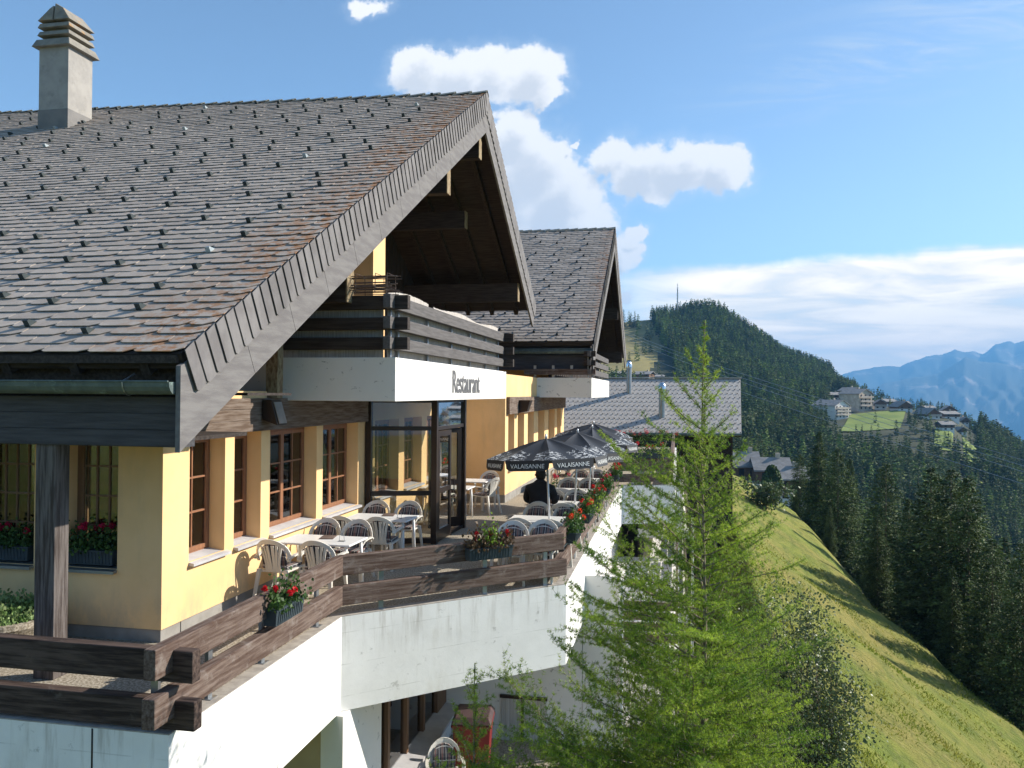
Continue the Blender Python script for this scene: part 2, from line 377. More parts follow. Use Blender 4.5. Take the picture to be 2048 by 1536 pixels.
def plaid():
    m = bpy.data.materials.new('plaid_cushion'); m.use_nodes = True; t = NT(m.node_tree); bs = t.n['Principled BSDF']
    co = t.node('ShaderNodeTexCoord').outputs['Object']; sp = t.node('ShaderNodeSeparateXYZ', i_0=co)
    zy = t.math('ADD', sp.outputs[1], sp.outputs[2])
    def stripes(x, per, w, ph):
        fr = t.math('FRACT', t.math('ADD', t.math('DIVIDE', x, per), ph+10)); return t.math('LESS_THAN', fr, w)
    c = t.mix(stripes(sp.outputs[0], .11, .5, 0), (.045,.045,.06), (.20,.17,.16))
    c = t.mix(t.math('MULTIPLY', stripes(zy, .11, .5, .1), .5), c, (.02,.02,.03))
    c = t.mix(stripes(sp.outputs[0], .11, .07, .3), c, (.6,.58,.55)); c = t.mix(stripes(zy, .11, .07, .2), c, (.6,.58,.55))
    c = t.mix(t.math('MULTIPLY', stripes(sp.outputs[0], .11, .06, .75), .8), c, (.3,.06,.05))
    t.put(bs.inputs['Base Color'], c); bs.inputs['Roughness'].default_value = .95; return m
PLAID = plaid()
def umb_print():
    m = bpy.data.materials.new('umbrella_printed'); m.use_nodes = True; t = NT(m.node_tree); bs = t.n['Principled BSDF']
    co = t.node('ShaderNodeTexCoord').outputs['Object']; sp = t.node('ShaderNodeSeparateXYZ', i_0=co)
    r = t.math('SQRT', t.math('ADD', t.math('MULTIPLY', sp.outputs[0], sp.outputs[0]), t.math('MULTIPLY', sp.outputs[1], sp.outputs[1])))
    ang = t.math('ARCTAN2', sp.outputs[1], sp.outputs[0])
    pv = t.node('ShaderNodeCombineXYZ', i_0=t.math('MULTIPLY', ang, 1.5), i_1=t.math('MULTIPLY', r, 3.6)).outputs[0]
    n = t.noise(pv, 5.0, 6, .62, 1.6)
    rib = t.math('GREATER_THAN', t.math('COSINE', t.math('MULTIPLY', t.math('ADD', ang, math.pi/8), 8)), -.78)
    k = t.math('MULTIPLY', t.ramp(n, .53, .56), t.math('MULTIPLY', t.ramp(r, .60, .68), t.ramp(r, 1.04, 1.0)))
    c = t.mix(t.math('MULTIPLY', k, rib), (.024,.025,.028), (.62,.63,.62))
    t.put(bs.inputs['Base Color'], c); bs.inputs['Roughness'].default_value = .55; return m
UMBP = umb_print()
# ============================================================ TERRAIN HEIGHTS
_PX = np.array([1240,1400,1440,1480,1530,1560,1620,1660,1710,1750,1800,1850,1900,1950,2048,2300.])
_ZC = np.array([150,250,350,430,500,560,640,720,800,1000,1600,4000.])
_CREST = np.array([640,627,634,658,680,700,728,748,780,800,814,822,838,862,905,980.])
def _tab():
    T = np.zeros((len(_PX), len(_ZC)))
    for i, p in enumerate(_PX):
        y150 = np.interp(p, [1240,1500,1560,1620,1700,1900,2048,2300], [930,975,1000,1080,1190,1300,1390,1500])
        y250 = np.interp(p, [1240,1500,1620,1700,1900,2048,2300], [880,975,1050,1090,1140,1190,1280])
        y350 = np.interp(p, [1240,1400,1500,1620,1700,1800,1900,2048,2300], [830,880,925,955,955,960,985,1045,1130])
        y430 = np.interp(p, [1240,1400,1500,1620,1700,1800,1900,2048,2300], [790,830,842,843,852,850,856,975,1060])
        y500 = np.interp(p, [1240,1400,1500,1620,1700,1750,1800,1900,2048,2300], [755,790,805,818,817,816,817,830,935,1010])
        cz = np.interp(p, [1240,1660,1710,1750,2300], [800,800,720,640,640]); cr = _CREST[i]
        ys = []
        for z in _ZC:
            if z == 150: y = y150
            elif z == 250: y = y250
            elif z == 350: y = y350
            elif z == 430: y = y430
            elif z == 500: y = y500
            elif z <= cz:
                k = (z-500)/(cz-500); k = k**(1.15 if p < 1330 else .9); y = y500+(cr-y500)*k
            else: y = None
            if y is None:
                if z == 1000: h = -60 if p > 1700 else 20
                elif z == 1600: h = -350
                elif z == 4000: h = -700
                else: h = (2.9+(788-cr)/F*cz)-(z-cz)*.35
                ys.append(h)
            else: ys.append(2.9+(784-y)/F*z + 0)
        T[i] = ys
    return T
_T = _tab()
def ground(X, Y):
    X = np.asarray(X, float); Y = np.asarray(Y, float)
    c, s = math.cos(YAW), math.sin(YAW)
    xr = X*c+Y*s; zc = -X*s+Y*c
    th = np.arctan2(xr, zc); r = np.hypot(X, Y)
    thc = np.clip(th, R(-40), R(40)); zc2 = r*np.cos(thc)
    px = np.clip(1024+F*np.tan(thc), _PX[0], _PX[-1]-.01)
    z2 = np.clip(zc2, 150, 3999)
    i = np.clip(np.searchsorted(_PX, px, 'right')-1, 0, len(_PX)-2); j = np.clip(np.searchsorted(_ZC, z2, 'right')-1, 0, len(_ZC)-2)
    a = (px-_PX[i])/(_PX[i+1]-_PX[i]); b = (z2-_ZC[j])/(_ZC[j+1]-_ZC[j])
    far = _T[i, j]*(1-a)*(1-b)+_T[i+1, j]*a*(1-b)+_T[i, j+1]*(1-a)*b+_T[i+1, j+1]*a*b
    far = np.where(zc2 > 4000, -700, far)
    def loc(X, Y):
        Yc = np.clip(Y, -60, 90)
        edge = 10.5+np.clip((50-Yc), 0, 25)*.35
        z = -4-.6*np.maximum(X, -1.5)+.032*Yc
        z = z-.55*np.maximum(X-edge, 0)
        z = z+.16*np.sin(X*.9+Y*.23)+.12*np.sin(Y*.7-X*.4)
        kk = np.clip((3.2-X)/2.2, 0, 1); z = z*(1-kk)+np.minimum(z, -8.2)*kk
        return z
    near = np.maximum(loc(X, Y), -60)
    k = np.clip((zc2-70)/(150-70), 0, 1); k = k*k*(3-2*k)
    z = near*(1-k)+far*k
    bump = np.sin(X*.021+Y*.013)*np.sin(X*.011-Y*.017)*np.clip((r-120)/300, 0, 1)*3
    z = z+bump
    return np.where((Y < 45) & (X < 3) & (X > -60) & (Y > 3), np.where(X < -1.2, np.minimum(z, -3.75), z), z)
def gz(x, y): return float(ground(x, y))
# ------------------------------------------------------------ ground sheet
def ground_mat():
    def ex(t, co, c):
        st = t.vm('MULTIPLY', co, (1.0, .35, 1.0))
        c = t.mix(t.ramp(t.noise(co, .16, 6, .6), .42, .62, 0, .8), c, (.30,.25,.065))
        c = t.mix(t.ramp(t.noise(st, 1.4, 8, .75), .46, .66, 0, .75), c, (.095,.135,.018))
        c = t.mix(t.ramp(t.noise(t.vm('ADD', st, (5, 3, 0)), 3.2, 8, .8), .52, .68, 0, .6), c, (.33,.285,.11))
        c = t.mix(t.ramp(t.noise(t.vm('ADD', st, (9, 1, 0)), 2.2, 8, .85), .60, .70, 0, .85), c, (.055,.07,.018))
        return t.mix(t.ramp(t.noise(t.vm('ADD', co, (1, 9, 0)), .5, 6, .8), .66, .72, 0, .8), c, (.20,.165,.11))
    return mat('slope_grass', (.17,.215,.026), (.25,.27,.04), .8, .95, 1.0, 4.5, extra=ex, bdist=.30, detail=8)
GRASS = ground_mat()
MEADOW = mat('bright_meadow', (.13,.19,.035), (.20,.25,.05), .06, .95, .3, 1)
DRYM = mat('dry_meadow', (.20,.17,.06), (.30,.25,.09), .02, .95, .3, 1)
FLOOR = mat('forest_floor', (.028,.036,.016), (.05,.055,.022), .05, .95)
def make_ground():
    th = np.concatenate([np.arange(-180, -36, 4.), np.arange(-36, 40, .25), np.arange(40, 180, 4.)])
    rr = np.concatenate([[0.5], np.geomspace(2, 1700, 190), [2200, 3000, 4200, 7000, 14000]])
    T, RR = np.meshgrid(R(1)*th, rr, indexing='ij'); a = T-YAW
    X = RR*np.sin(a); Y = RR*np.cos(a); Z = ground(X, Y)
    n, m = X.shape; V = np.stack([X, Y, Z], -1).reshape(-1, 3)
    I = np.arange(n); I2 = (I+1) % n; J = np.arange(m-1)
    q = np.stack([I[:, None]*m+J, I[:, None]*m+J+1, I2[:, None]*m+J+1, I2[:, None]*m+J], -1).reshape(-1, 4)
    # the sheet changes from pasture to woodland floor where the trees start
    cx = V[q].mean(1); c, s = math.cos(YAW), math.sin(YAW)
    xr = cx[:, 0]*c+cx[:, 1]*s; zc = -cx[:, 0]*s+cx[:, 1]*c; px = 1024+F*xr/np.maximum(zc, 1)
    edge = 12.5+np.clip(50-cx[:, 1], 0, 25)*.35
    wood = ((cx[:, 0] > edge) | (zc > 120)) & (zc > 20)
    left = (px < 1310+ (zc-600)*.25) & (zc > 430)
    mi = np.where(left, 2, np.where(wood, 1, 0))
    o = np_mesh('ground', V, q[:, ::-1], [GRASS, FLOOR, DRYM], smooth=True, mi=mi); o['kind'] = 'structure'
make_ground()
def patch(name, pts, m, lift, n=14):
    """a mown field laid on the hillside: pts are four corners (x, y) in metres"""
    a, b, c_, d = [np.array(p) for p in pts]; V = []
    for i in range(n+1):
        for j in range(n+1):
            u, v = i/n, j/n; p = (a*(1-u)+b*u)*(1-v)+(d*(1-u)+c_*u)*v; V.append((p[0], p[1], gz(p[0], p[1])+lift))
    q = [(i*(n+1)+j, (i+1)*(n+1)+j, (i+1)*(n+1)+j+1, i*(n+1)+j+1) for i in range(n) for j in range(n)]
    o = np_mesh(name, V, q, m, smooth=True); o['kind'] = 'structure'
def gp(px, zc): p = P(px, 780, zc); return (p[0], p[1])
patch('meadow', [gp(1680, 428), gp(1800, 436), gp(1812, 500), gp(1700, 496)], MEADOW, .35)
patch('meadow', [gp(1868, 400), gp(1905, 400), gp(1908, 470), gp(1872, 470)], MEADOW, .35)
patch('meadow', [gp(1930, 380), gp(1965, 380), gp(1962, 450), gp(1925, 450)], MEADOW, .35)
patch('meadow', [gp(1612, 470), gp(1660, 470), gp(1650, 530), gp(1618, 530)], DRYM, .35)
# ============================================================ ROOF BUILDER
def roof_parts(root, off, Ye, ze, Yr, zr, Xe, Xr, Xl, tile, rows, tw, hooks, Ye2=None, skew=0., seed=1, hookparts=90):
    rnd = random.Random(seed)
    sl = (zr-ze)/(Yr-Ye); ang = math.atan(sl); ca, sa = math.cos(ang), math.sin(ang)
    Ye2 = Ye2 or 2*Yr-Ye
    S = (Yr-Ye)/ca
    def pt(X, s, n, side=0):   # side 0: slope facing -Y, 1: slope facing +Y
        y = Ye+s*ca-n*sa; z = ze+s*sa+n*ca
        if side: y = 2*Yr-y
        return (X, y, z)
    S2 = (Ye2-Yr)/ca
    def xv(s): return Xe+(Xr-Xe)*s/S
    def smax(X): return S+skew*max(0, (Xr-X))/ca
    pitch = S/rows
    T = MB(); H = MB(); HW = MB(); hk = []
    for r in range(rows+int(skew*20/ca/pitch)+1):
        s0 = r*pitch; x = xv(min(s0, S))-.02; first = True; k = 0
        while x > Xl:
            w = tw*rnd.uniform(.97, 1.03)
            if first and r % 2: w *= .5
            xa, xb = x, max(x-w, Xl-.3); xm = (xa+xb)/2
            if s0 < smax(xm)-.12:
                L = min(pitch*1.45, smax(xm)-s0)
                j = rnd.uniform(-.004, .005); lift = .024+rnd.uniform(0, .007); cu = .085*tw/.5; g = .004
                s00 = s0+rnd.uniform(-.006, .006)-.01
                prof = [(xa-g, s00+cu*rnd.uniform(.6, 1.1)), (xa-g-cu*1.1, s00), (xb+g+cu*.5, s00+j), (xb+g, s00+cu*.3+j), (xb+g, s0+L), (xa-g, s0+L)]
                def nn(s_): return lift+(s_-s0)/L*(-.022)
                top = [pt(a, b, nn(b)+.008) for a, b in prof]; bot = [pt(a, b, nn(b)) for a, b in prof]
                n_ = 6; T.add(top+bot, [(5,4,3,2,1,0)]+[(i, (i+1) % n_, n_+(i+1) % n_, n_+i) for i in range(n_)])
                if hooks and (r+(k*7//3) % 3) % 3 == 0 and k % 2 == 0 and rnd.random() < .92 and r > 0 and not first:
                    hx = xa-tw*rnd.uniform(.35, .6); hs = s0+.05
                    M = MB(); wd = .025
                    M.prism([pt(hx-wd, hs-.05, .03), pt(hx-wd, hs-.06, .10), pt(hx-wd, hs-.04, .105), pt(hx-wd, hs+.06, .036)], (2*wd, 0, 0))
                    M.prism([pt(hx-wd*1.3, hs-.062, .028), pt(hx-wd*1.3, hs-.072, .105), pt(hx-wd*1.3, hs-.06, .105), pt(hx-wd*1.3, hs-.052, .028)], (2.6*wd, 0, 0))
                    hk.append((M, rnd.random() < .05))
            x -= w; first = False; k += 1
    T.build('roof_tiles', tile, root, off=off)
    if hookparts:
        for M, wh in hk[:hookparts]: M.build('snow_hook', HOOKW if wh else HOOK, root, off=off)
        rest = hk[hookparts:]
    else: rest = hk
    A = MB()
    for M, wh in rest: A.add(M.v, M.f); A.m[-len(M.f):] = [1 if wh else 0]*len(M.f)
    if A.v:
        o = A.build('snow_hooks', [HOOK, HOOKW], root, off=off); o['kind'] = 'stuff'
    # deck slab on both slopes
    D = MB(); q = []
    for (s_, X_) in ((0, Xe-.03), (S, Xr-.03), (smax(Xl), Xl), (0, Xl)): q.append((X_, s_))
    D.add([pt(a, b, 0) for a, b in q]+[pt(a, b, -.16) for a, b in q], [(0,1,2,3),(7,6,5,4),(0,4,5,1),(1,5,6,2),(2,6,7,3),(3,7,4,0)])
    s2 = S-S2
    q = [(xv(s2)-.03, s2), (Xr-.03, S), (Xl, S), (Xl, s2)]
    D.add([pt(a, b, 0, 1) for a, b in q]+[pt(a, b, -.16, 1) for a, b in q], [(3,2,1,0),(4,5,6,7),(0,1,5,4),(1,2,6,5),(2,3,7,6),(3,0,4,7)])
    D.build('roof_deck', MATS['dark_wood_x'], root, off=off)
    # verge: cladding strips above a long board, both slopes
    C = MB(); B = MB()
    for side, s_lo in ((0, 0.), (1, S-S2)):
        n = int((S-s_lo)/pitch); dp = (S-s_lo)/n
        for i in range(n):
            a = s_lo+i*dp; b = a+dp*1.05; xa = xv(max(a, 0)); lean = .012+rnd.uniform(-.003, .004); t_ = .009
            lo = -.43+rnd.uniform(-.008, .008); cut = .03
            P4 = [pt(xa+.015+lean, a+.006, .035, side), pt(xa+.012, b, .035, side), pt(xa+.012, b, lo, side), pt(xa+.015+lean, a+.006+cut, lo, side), pt(xa+.015+lean, a+.006, lo+cut, side)]
            C.prism(P4 if side else P4[::-1], (-t_, 0, 0))
        # board (in lengths with joints)
        Lb = 1.1; a = s_lo+.0
        while a < S-.01:
            b = min(a+Lb, S); e = .004
            x0, x1 = xv(max(a, 0))-.004, xv(b)-.004
            B.hexa([pt(x0-.05, a+e, -.80, side), pt(x0, a+e, -.80, side), pt(x1, b-e, -.80, side), pt(x1-.05, b-e, -.80, side),
                    pt(x0-.05, a+e, -.10, side), pt(x0, a+e, -.10, side), pt(x1, b-e, -.10, side), pt(x1-.05, b-e, -.10, side)])
            a = b
    x0 = xv(0)-.004; pa, pb = pt(x0, 0.004, -.10), pt(x0, 0.004, -.80); yv = Ye-.03
    B.prism([(x0, pa[1], pa[2]), (x0, yv, pa[2]-.03), (x0, yv, pb[2]-(pb[1]-yv)*sl), (x0, pb[1], pb[2])], (-.05, 0, 0))
    C.build('verge_cladding', CLAD, root, off=off); B.build('verge_board', BOARD, root, off=off)
    # ridge caps
    G = MB(); x = Xr+.02
    while x > Xl:
        rs = smax(x-.2); c0 = pt(x, rs, .03); w = .40
        for sg in (-1, 1):
            p0 = np.array((x, c0[1], c0[2]+.04)); p1 = np.array((x-w-.05, pt(x-w, smax(x-w), 0)[1], pt(x-w, smax(x-w), .03)[2]+.02))
            d = np.array((0, sg*.20*ca, -.20*sa))
            G.prism([p0+(0, 0, .012), p1+(0, 0, -.006), p1+d+(0, 0, -.006), p0+d+(0, 0, .012)], (0, 0, -.012))
        x -= w
    G.build('ridge_cap', mat('ridge_'+str(seed), (.20,.21,.185), (.15,.155,.14), 6, .8, .3, 30, island=.15), root, off=off)
    return pt, xv, S, ca, sa, smax
# ============================================================ MAIN RESTAURANT BUILDING
XF, YF = -5.80, 8.52      # terrace facade plane, front wall plane
O1 = (-5.8, 8.52, 0)
main = empty('restaurant_building', O1, 'near yellow chalet-style restaurant with big grey slate gable roof, chimney and white balcony front', 'building')
pt1, xv1, S1, ca1, sa1, smax1 = roof_parts(main, O1, 7.05, 3.25, 18.9, 9.96, -4.60, -4.46, -21.0, TILE, 68, .52, 8, Ye2=26.4, skew=.125, seed=3)
def wallopen(M, axis, plane, thick, a0, a1, z0, z1, openings):
    """wall with rectangular openings; axis 'y': wall runs along y at x=plane, body to -x; axis 'x': runs along x at y=plane, body to +y"""
    def bx(u0, u1, w0, w1):
        if u1-u0 < .005 or w1-w0 < .005: return
        if axis == 'y': M.box((plane-thick, u0, w0), (plane, u1, w1))
        else: M.box((u0, plane, w0), (u1, plane+thick, w1))
    u = a0
    for (p, q, s0, s1) in sorted(openings):
        bx(u, p, z0, z1); bx(p, q, z0, s0); bx(p, q, s1, z1); u = q
    bx(u, a1, z0, z1)
WIN = [(9.05, 9.85), (10.08, 10.80), (11.06, 12.64), (12.88, 14.42), (15.3, 16.7), (17.05, 18.3), (18.7, 20.1)]
W = MB()
wallopen(W, 'y', XF, .42, YF, 21.35, .15, 2.36, [(a, b, .82, 2.34) for a, b in WIN])
FWIN = [(-7.08, -6.38), (-8.35, -7.50), (-9.9, -9.0), (-11.4, -10.5)]
wallopen(W, 'x', YF, .40, -20, XF-.42, .15, 2.9, [(a, b, .82, 2.45) for a, b in FWIN])
W.box((-20, YF+.4, 2.80), (XF-.42, 20, 2.9)); W.box((XF-.42, YF, 2.36), (XF, 21.35, 2.9))
W.build('rendered_wall', YELLOW, main, off=O1)
Mp = MB(); Mp.box((-20, YF+.02, 0), (XF-.02, YF+.4, .15)); Mp.box((XF-.42, YF+.42, 0), (XF-.02, 21.3, .15)); Mp.build('plinth', PLINTH, main, off=O1)
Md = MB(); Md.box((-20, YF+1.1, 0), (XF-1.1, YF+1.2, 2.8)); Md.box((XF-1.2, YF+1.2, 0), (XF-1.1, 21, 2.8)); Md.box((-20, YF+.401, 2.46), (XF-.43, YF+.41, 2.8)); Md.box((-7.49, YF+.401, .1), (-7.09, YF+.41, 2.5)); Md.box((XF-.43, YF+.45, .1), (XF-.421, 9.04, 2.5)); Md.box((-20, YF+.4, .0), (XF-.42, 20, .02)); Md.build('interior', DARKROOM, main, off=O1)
def window(root, off, axis, plane, a, b, z0, z1, nsash, ncol, nrow, fm, curt=None, sill=True, inset=.22):
    """timber window set back in its opening, with panes, glazing bars, curtains and a sloping sill"""
    f = MB(); w = .055; g = .022
    def bx(M, u0, u1, w0, w1, d0, d1):
        if axis == 'y': M.box((plane-d1, u0, w0), (plane-d0, u1, w1))
        else: M.box((u0, plane+d0, w0), (u1, plane+d1, w1))
    d0 = inset
    bx(f, a, b, z0, z0+w, d0, d0+.07); bx(f, a, b, z1-w, z1, d0, d0+.07); bx(f, a, a+w, z0+w, z1-w, d0, d0+.07); bx(f, b-w, b, z0+w, z1-w, d0, d0+.07)
    sw = (b-a-2*w)/nsash; pn = MB()
    for k in range(nsash):
        u0 = a+w+k*sw; u1 = u0+sw
        for (p, q, r_, s) in ((u0, u1, z0+w, z0+w+.05), (u0, u1, z1-w-.05, z1-w), (u0, u0+.045, z0+w+.05, z1-w-.05), (u1-.045, u1, z0+w+.05, z1-w-.05)):
            bx(f, p+.001, q-.001, r_, s, d0-.012, d0+.045)
        iu0, iu1, iz0, iz1 = u0+.045, u1-.045, z0+w+.05, z1-w-.05
        for c in range(1, ncol): u = iu0+(iu1-iu0)*c/ncol; bx(f, u-g/2, u+g/2, iz0, iz1, d0+.0, d0+.032)
        for r_ in range(1, nrow): z = iz0+(iz1-iz0)*r_/nrow; bx(f, iu0, iu1, z-g/2, z+g/2, d0-.003, d0+.035)
        bx(pn, iu0, iu1, iz0, iz1, d0+.012, d0+.018)
    fo = f.build('window', fm, root, off=off); pn.build('pane', GLASS, fo, off=off)
    if curt:
        c = MB(); 
        for (u0, u1) in curt[1]:
            n = max(3, int((u1-u0)/.05)); 
            for i in range(n):
                ua = u0+(u1-u0)*i/n; ub = u0+(u1-u0)*(i+1)/n; dd = d0+.20+(.03 if i % 2 else 0)
                bx(c, ua, ub, z0+.06, z1-.05, dd, dd+.012)
        c.build('curtain', curt[0], fo, off=off)
    if sill:
        s = MB()
        if axis == 'y': s.prism([(plane-inset, a-.0, z0+.03), (plane+.07, a-.0, z0-.015), (plane+.07, a, z0-.05), (plane-inset, a, z0-.02)], (0, b-a+.06, 0))
        else: s.prism([(a, plane+inset, z0+.03), (a, plane-.07, z0-.015), (a, plane-.07, z0-.05), (a, plane+inset, z0-.02)], (b-a, 0, 0))
        s.build('sill', CURBL if axis == 'y' else STEEL, fo, off=off)
CURBL = mat('metal_sill', (.50,.49,.49), (.42,.41,.42), 4, .5, .1, 30)
for i, (a, b) in enumerate(WIN):
    n = 1 if b-a < 1 else 2
    window(main, O1, 'y', XF, a, b, .82, 2.34, n, 2 if n == 1 else 2, 3, WFRAME, (CURTAIN, [(a+.12, a+.30)] + ([(b-.55, b-.12)] if n == 2 else [(b-.3, b-.1)])))
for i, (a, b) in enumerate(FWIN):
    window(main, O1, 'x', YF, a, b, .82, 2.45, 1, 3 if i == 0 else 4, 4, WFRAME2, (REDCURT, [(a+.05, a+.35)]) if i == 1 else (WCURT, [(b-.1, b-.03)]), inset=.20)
# lintel beam of planks along the facade
B = MB()
for k, (z0, z1) in enumerate(((2.345, 2.50), (2.50, 2.655), (2.655, 2.80))): B.box((XF+.002, YF+.12, z0+.004), (XF+.10-.004*(k % 2), 14.68, z1-.004))
B.box((XF+.002, YF+.13, 2.345), (XF+.09, 14.67, 2.80))
B.build('lintel_planks', BEAMW, main, off=O1)
# front eave: fascia, rafter tails, gutter
f = MB()
for k in range(3): f.box((-21, 7.16+.004*k, 2.36+.16*k), (-4.68, 7.24, 2.515+.16*k))
f.box((-21, 7.18, 2.35), (-4.69, 7.40, 2.84)); f.build('eave_fascia', FASC, main, off=O1)
r_ = MB()
x = -5.05
while x > -20.9: r_.beam((x, 7.1, 3.12), (x, 8.9, 3.12+1.8*.566), .10, .16); x -= .78
r_.box((-20.9, 7.26, 2.84), (-4.72, 7.32, 3.12)); r_.box((-20.9, 7.03, 3.16), (-4.66, 7.08, 3.235))
r_.build('rafter_tails', MATS['dark_wood_y'], main, off=O1)
# box soffit between fascia and wall
sf = MB(); sf.box((-20.9, 7.40, 2.40), (-4.75, YF, 2.44)); sf.box((XF+.1, YF+.0, 2.85), (-4.75, 9.6, 2.88)); sf.build('soffit', MATS['dark_wood_x'], main, off=O1)
g = MB(); n = 9; prof = [(7.02+.10*math.cos(t), 2.98+.12*math.sin(t)) for t in np.linspace(math.pi, 2*math.pi, n)]
vs = [(-21, y, z) for y, z in prof]+[(-4.68, y, z) for y, z in prof]+[(-21, 7.02+(y-7.02)*.92, 2.98+(z-2.98)*.92) for y, z in prof]+[(-4.68, 7.02+(y-7.02)*.92, 2.98+(z-2.98)*.92) for y, z in prof]
g.add(vs, [(i, i+1, n+i+1, n+i) for i in range(n-1)]+[(2*n+i, 3*n+i, 3*n+i+1, 2*n+i+1) for i in range(n-1)])
g.add([(-4.68, y, z) for y, z in prof]+[(-4.66, y, z) for y, z in prof], [tuple(range(n)), tuple(range(2*n-1, n-1, -1))]+[(i, n+i, n+i+1, i+1) for i in range(n-1)])
g.tube([(-21, 6.92, 2.985), (-4.67, 6.92, 2.985)], .011, 6)
go = g.build('gutter', ZINC, main, off=O1)
x = -5.15
while x > -20:
    h = MB(); h.tube([(x, 7.02+.106*math.cos(t), 2.98+.126*math.sin(t)) for t in np.linspace(math.pi*1.0, math.pi*1.9, 8)], .008, 4); h.beam((x, 6.93, 2.99), (x, 7.10, 3.06), .02, .006)
    h.build('bracket', STEEL, go, off=O1); x -= 2.35
# chimney
def chimney():
    c0 = (-15.39, 18.36); hx, hy = .42, .43; zb = 8.6
    b = MB(); b.box((c0[0]-hx, c0[1]-hy, zb), (c0[0]+hx, c0[1]+hy, 11.55)); bo = b.build('chimney', CONC, main, off=O1)
    b = MB(); b.box((c0[0]-hx-.012, c0[1]-hy-.012, zb), (c0[0]+hx+.012, c0[1]+hy+.012, 9.93)); b.build('chimney_flashing', STEEL2, bo, off=O1)
    c = MB()
    for (z, e0, e1, h) in ((11.50, .13, .05, .20), (11.80, .045, .0, .12), (12.00, .04, .0, .12), ):
        a0, a1 = hx+e0, hx+e1; b0, b1 = hy+e0, hy+e1
        c.hexa([(c0[0]-a0, c0[1]-b0, z), (c0[0]+a0, c0[1]-b0, z), (c0[0]+a0, c0[1]+b0, z), (c0[0]-a0, c0[1]+b0, z),
                (c0[0]-a1, c0[1]-b1, z+h), (c0[0]+a1, c0[1]-b1, z+h), (c0[0]+a1, c0[1]+b1, z+h), (c0[0]-a1, c0[1]+b1, z+h)])
        c.box((c0[0]-hx+.12, c0[1]-hy+.12, z+h*.5), (c0[0]+hx-.12, c0[1]+hy-.12, z+.36))
    z = 12.18; a0, b0 = hx+.04, hy+.04; s = .36
    for sx in (-1, 1):
        x0, x1 = (c0[0]-a0, c0[0]-.03) if sx < 0 else (c0[0]+.01, c0[0]+a0)
        xo = x0 if sx < 0 else x1; xi = x1 if sx < 0 else x0; up = .03 if sx > 0 else 0; 
        c.hexa([(min(xo, xi), c0[1]-b0, z), (max(xo, xi), c0[1]-b0, z), (max(xo, xi), c0[1]+b0, z), (min(xo, xi), c0[1]+b0, z)] +
               ([(xo+s*.75, c0[1]-b0+.12, z+s), (xi, c0[1]-b0+.05, z+s+.02), (xi, c0[1]+b0-.05, z+s+.02), (xo+s*.75, c0[1]+b0-.12, z+s)] if sx < 0 else
                [(xi, c0[1]-b0+.05, z+s+.08), (xo-s*.75, c0[1]-b0+.12, z+s-.02), (xo-s*.75, c0[1]+b0-.12, z+s-.02), (xi, c0[1]+b0-.05, z+s+.08)]))
    c.build('chimney_cap', CAPC, bo, off=O1, bevel=.015)
STEEL2 = mat('grey_flashing', (.16,.155,.15), (.20,.19,.18), 3, .7)
chimney()
# gable end: plank wall, rafters, purlins
gw = MB()
y = 10.0
while y < 26.2:
    zt = min(3.25+.566*(y-7.05), 9.96-.566*abs(y-18.9))-.25
    zt = 9.96-.566*abs(y-18.9)-.2
    if zt > 2.95: gw.box((-8.35-.012*(int(y/.2) % 2), y, 2.9), (-8.2-.012*(int(y/.2) % 2), y+.198, zt))
    y += .2
gw.build('gable_planks', MATS['dark_wood_z'], main, off=O1)
cp = MB(); cp.box((-6.6, 15.9, 2.9), (-6.1, 16.6, 7.0)); cp.build('cream_pier', YELLOW, main, off=O1)
# upstairs door opening (dark glass with pale frame)
dd = MB(); dd.box((-8.18, 17.0, 2.95), (-8.13, 17.08, 5.1)); dd.box((-8.18, 18.4, 2.95), (-8.13, 18.48, 5.1)); dd.box((-8.18, 17.08, 5.02), (-8.13, 18.4, 5.1)); dd.build('balcony_door_frame', WCURT, main, off=O1)
ra = MB()
for X in (-5.15, -5.95, -6.75, -7.55):
    for side in (0, 1):
        lo = 1.2 if side == 0 else S1-(26.4-18.9)/ca1
        a = pt1(X, lo, -.24, side); b = pt1(X, S1-.1, -.24, side); ra.beam(a, b, .12, .17)
ra.build('rafter', MATS['dark_wood_y'], main, off=O1)
def purlin(y, z0, z1, xe, w=.24):
    p = MB(); p.box((-8.2, y-w/2, z0), (xe, y+w/2, z1)); p.build('purlin', MATS['dark_wood_x'], main, off=O1, bevel=.01)
    e = MB(); e.box((xe, y-w/2-.01, z0), (xe+.02, y+w/2, z1)); e.build('purlin_end', PURL, main, off=O1)
PURL = mat('weathered_beam_end', (.17,.11,.06), (.36,.29,.18), 9, .9, .4, 20, stretch=(3,3,1))
purlin(18.9, 8.42, 9.05, -4.62); purlin(16.35, 6.98, 7.62, -4.66); purlin(11.35, 4.20, 4.80, -4.72); purlin(24.1, 5.62, 6.16, -4.68); purlin(21.4, 7.3, 7.75, -5.6)
p = MB(); p.box((XF-.02, 10.95, 2.805), (XF+.16, 11.12, 4.75)); p.build('eave_post', PURL, main, off=O1)
# corner post carrying the front eave
p = MB(); p.box((-6.33, 7.20, 0), (-6.10, 7.40, 2.35))
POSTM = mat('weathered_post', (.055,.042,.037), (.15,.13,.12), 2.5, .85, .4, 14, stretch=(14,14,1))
p.build('corner_post', POSTM, main, off=O1, bevel=.008)
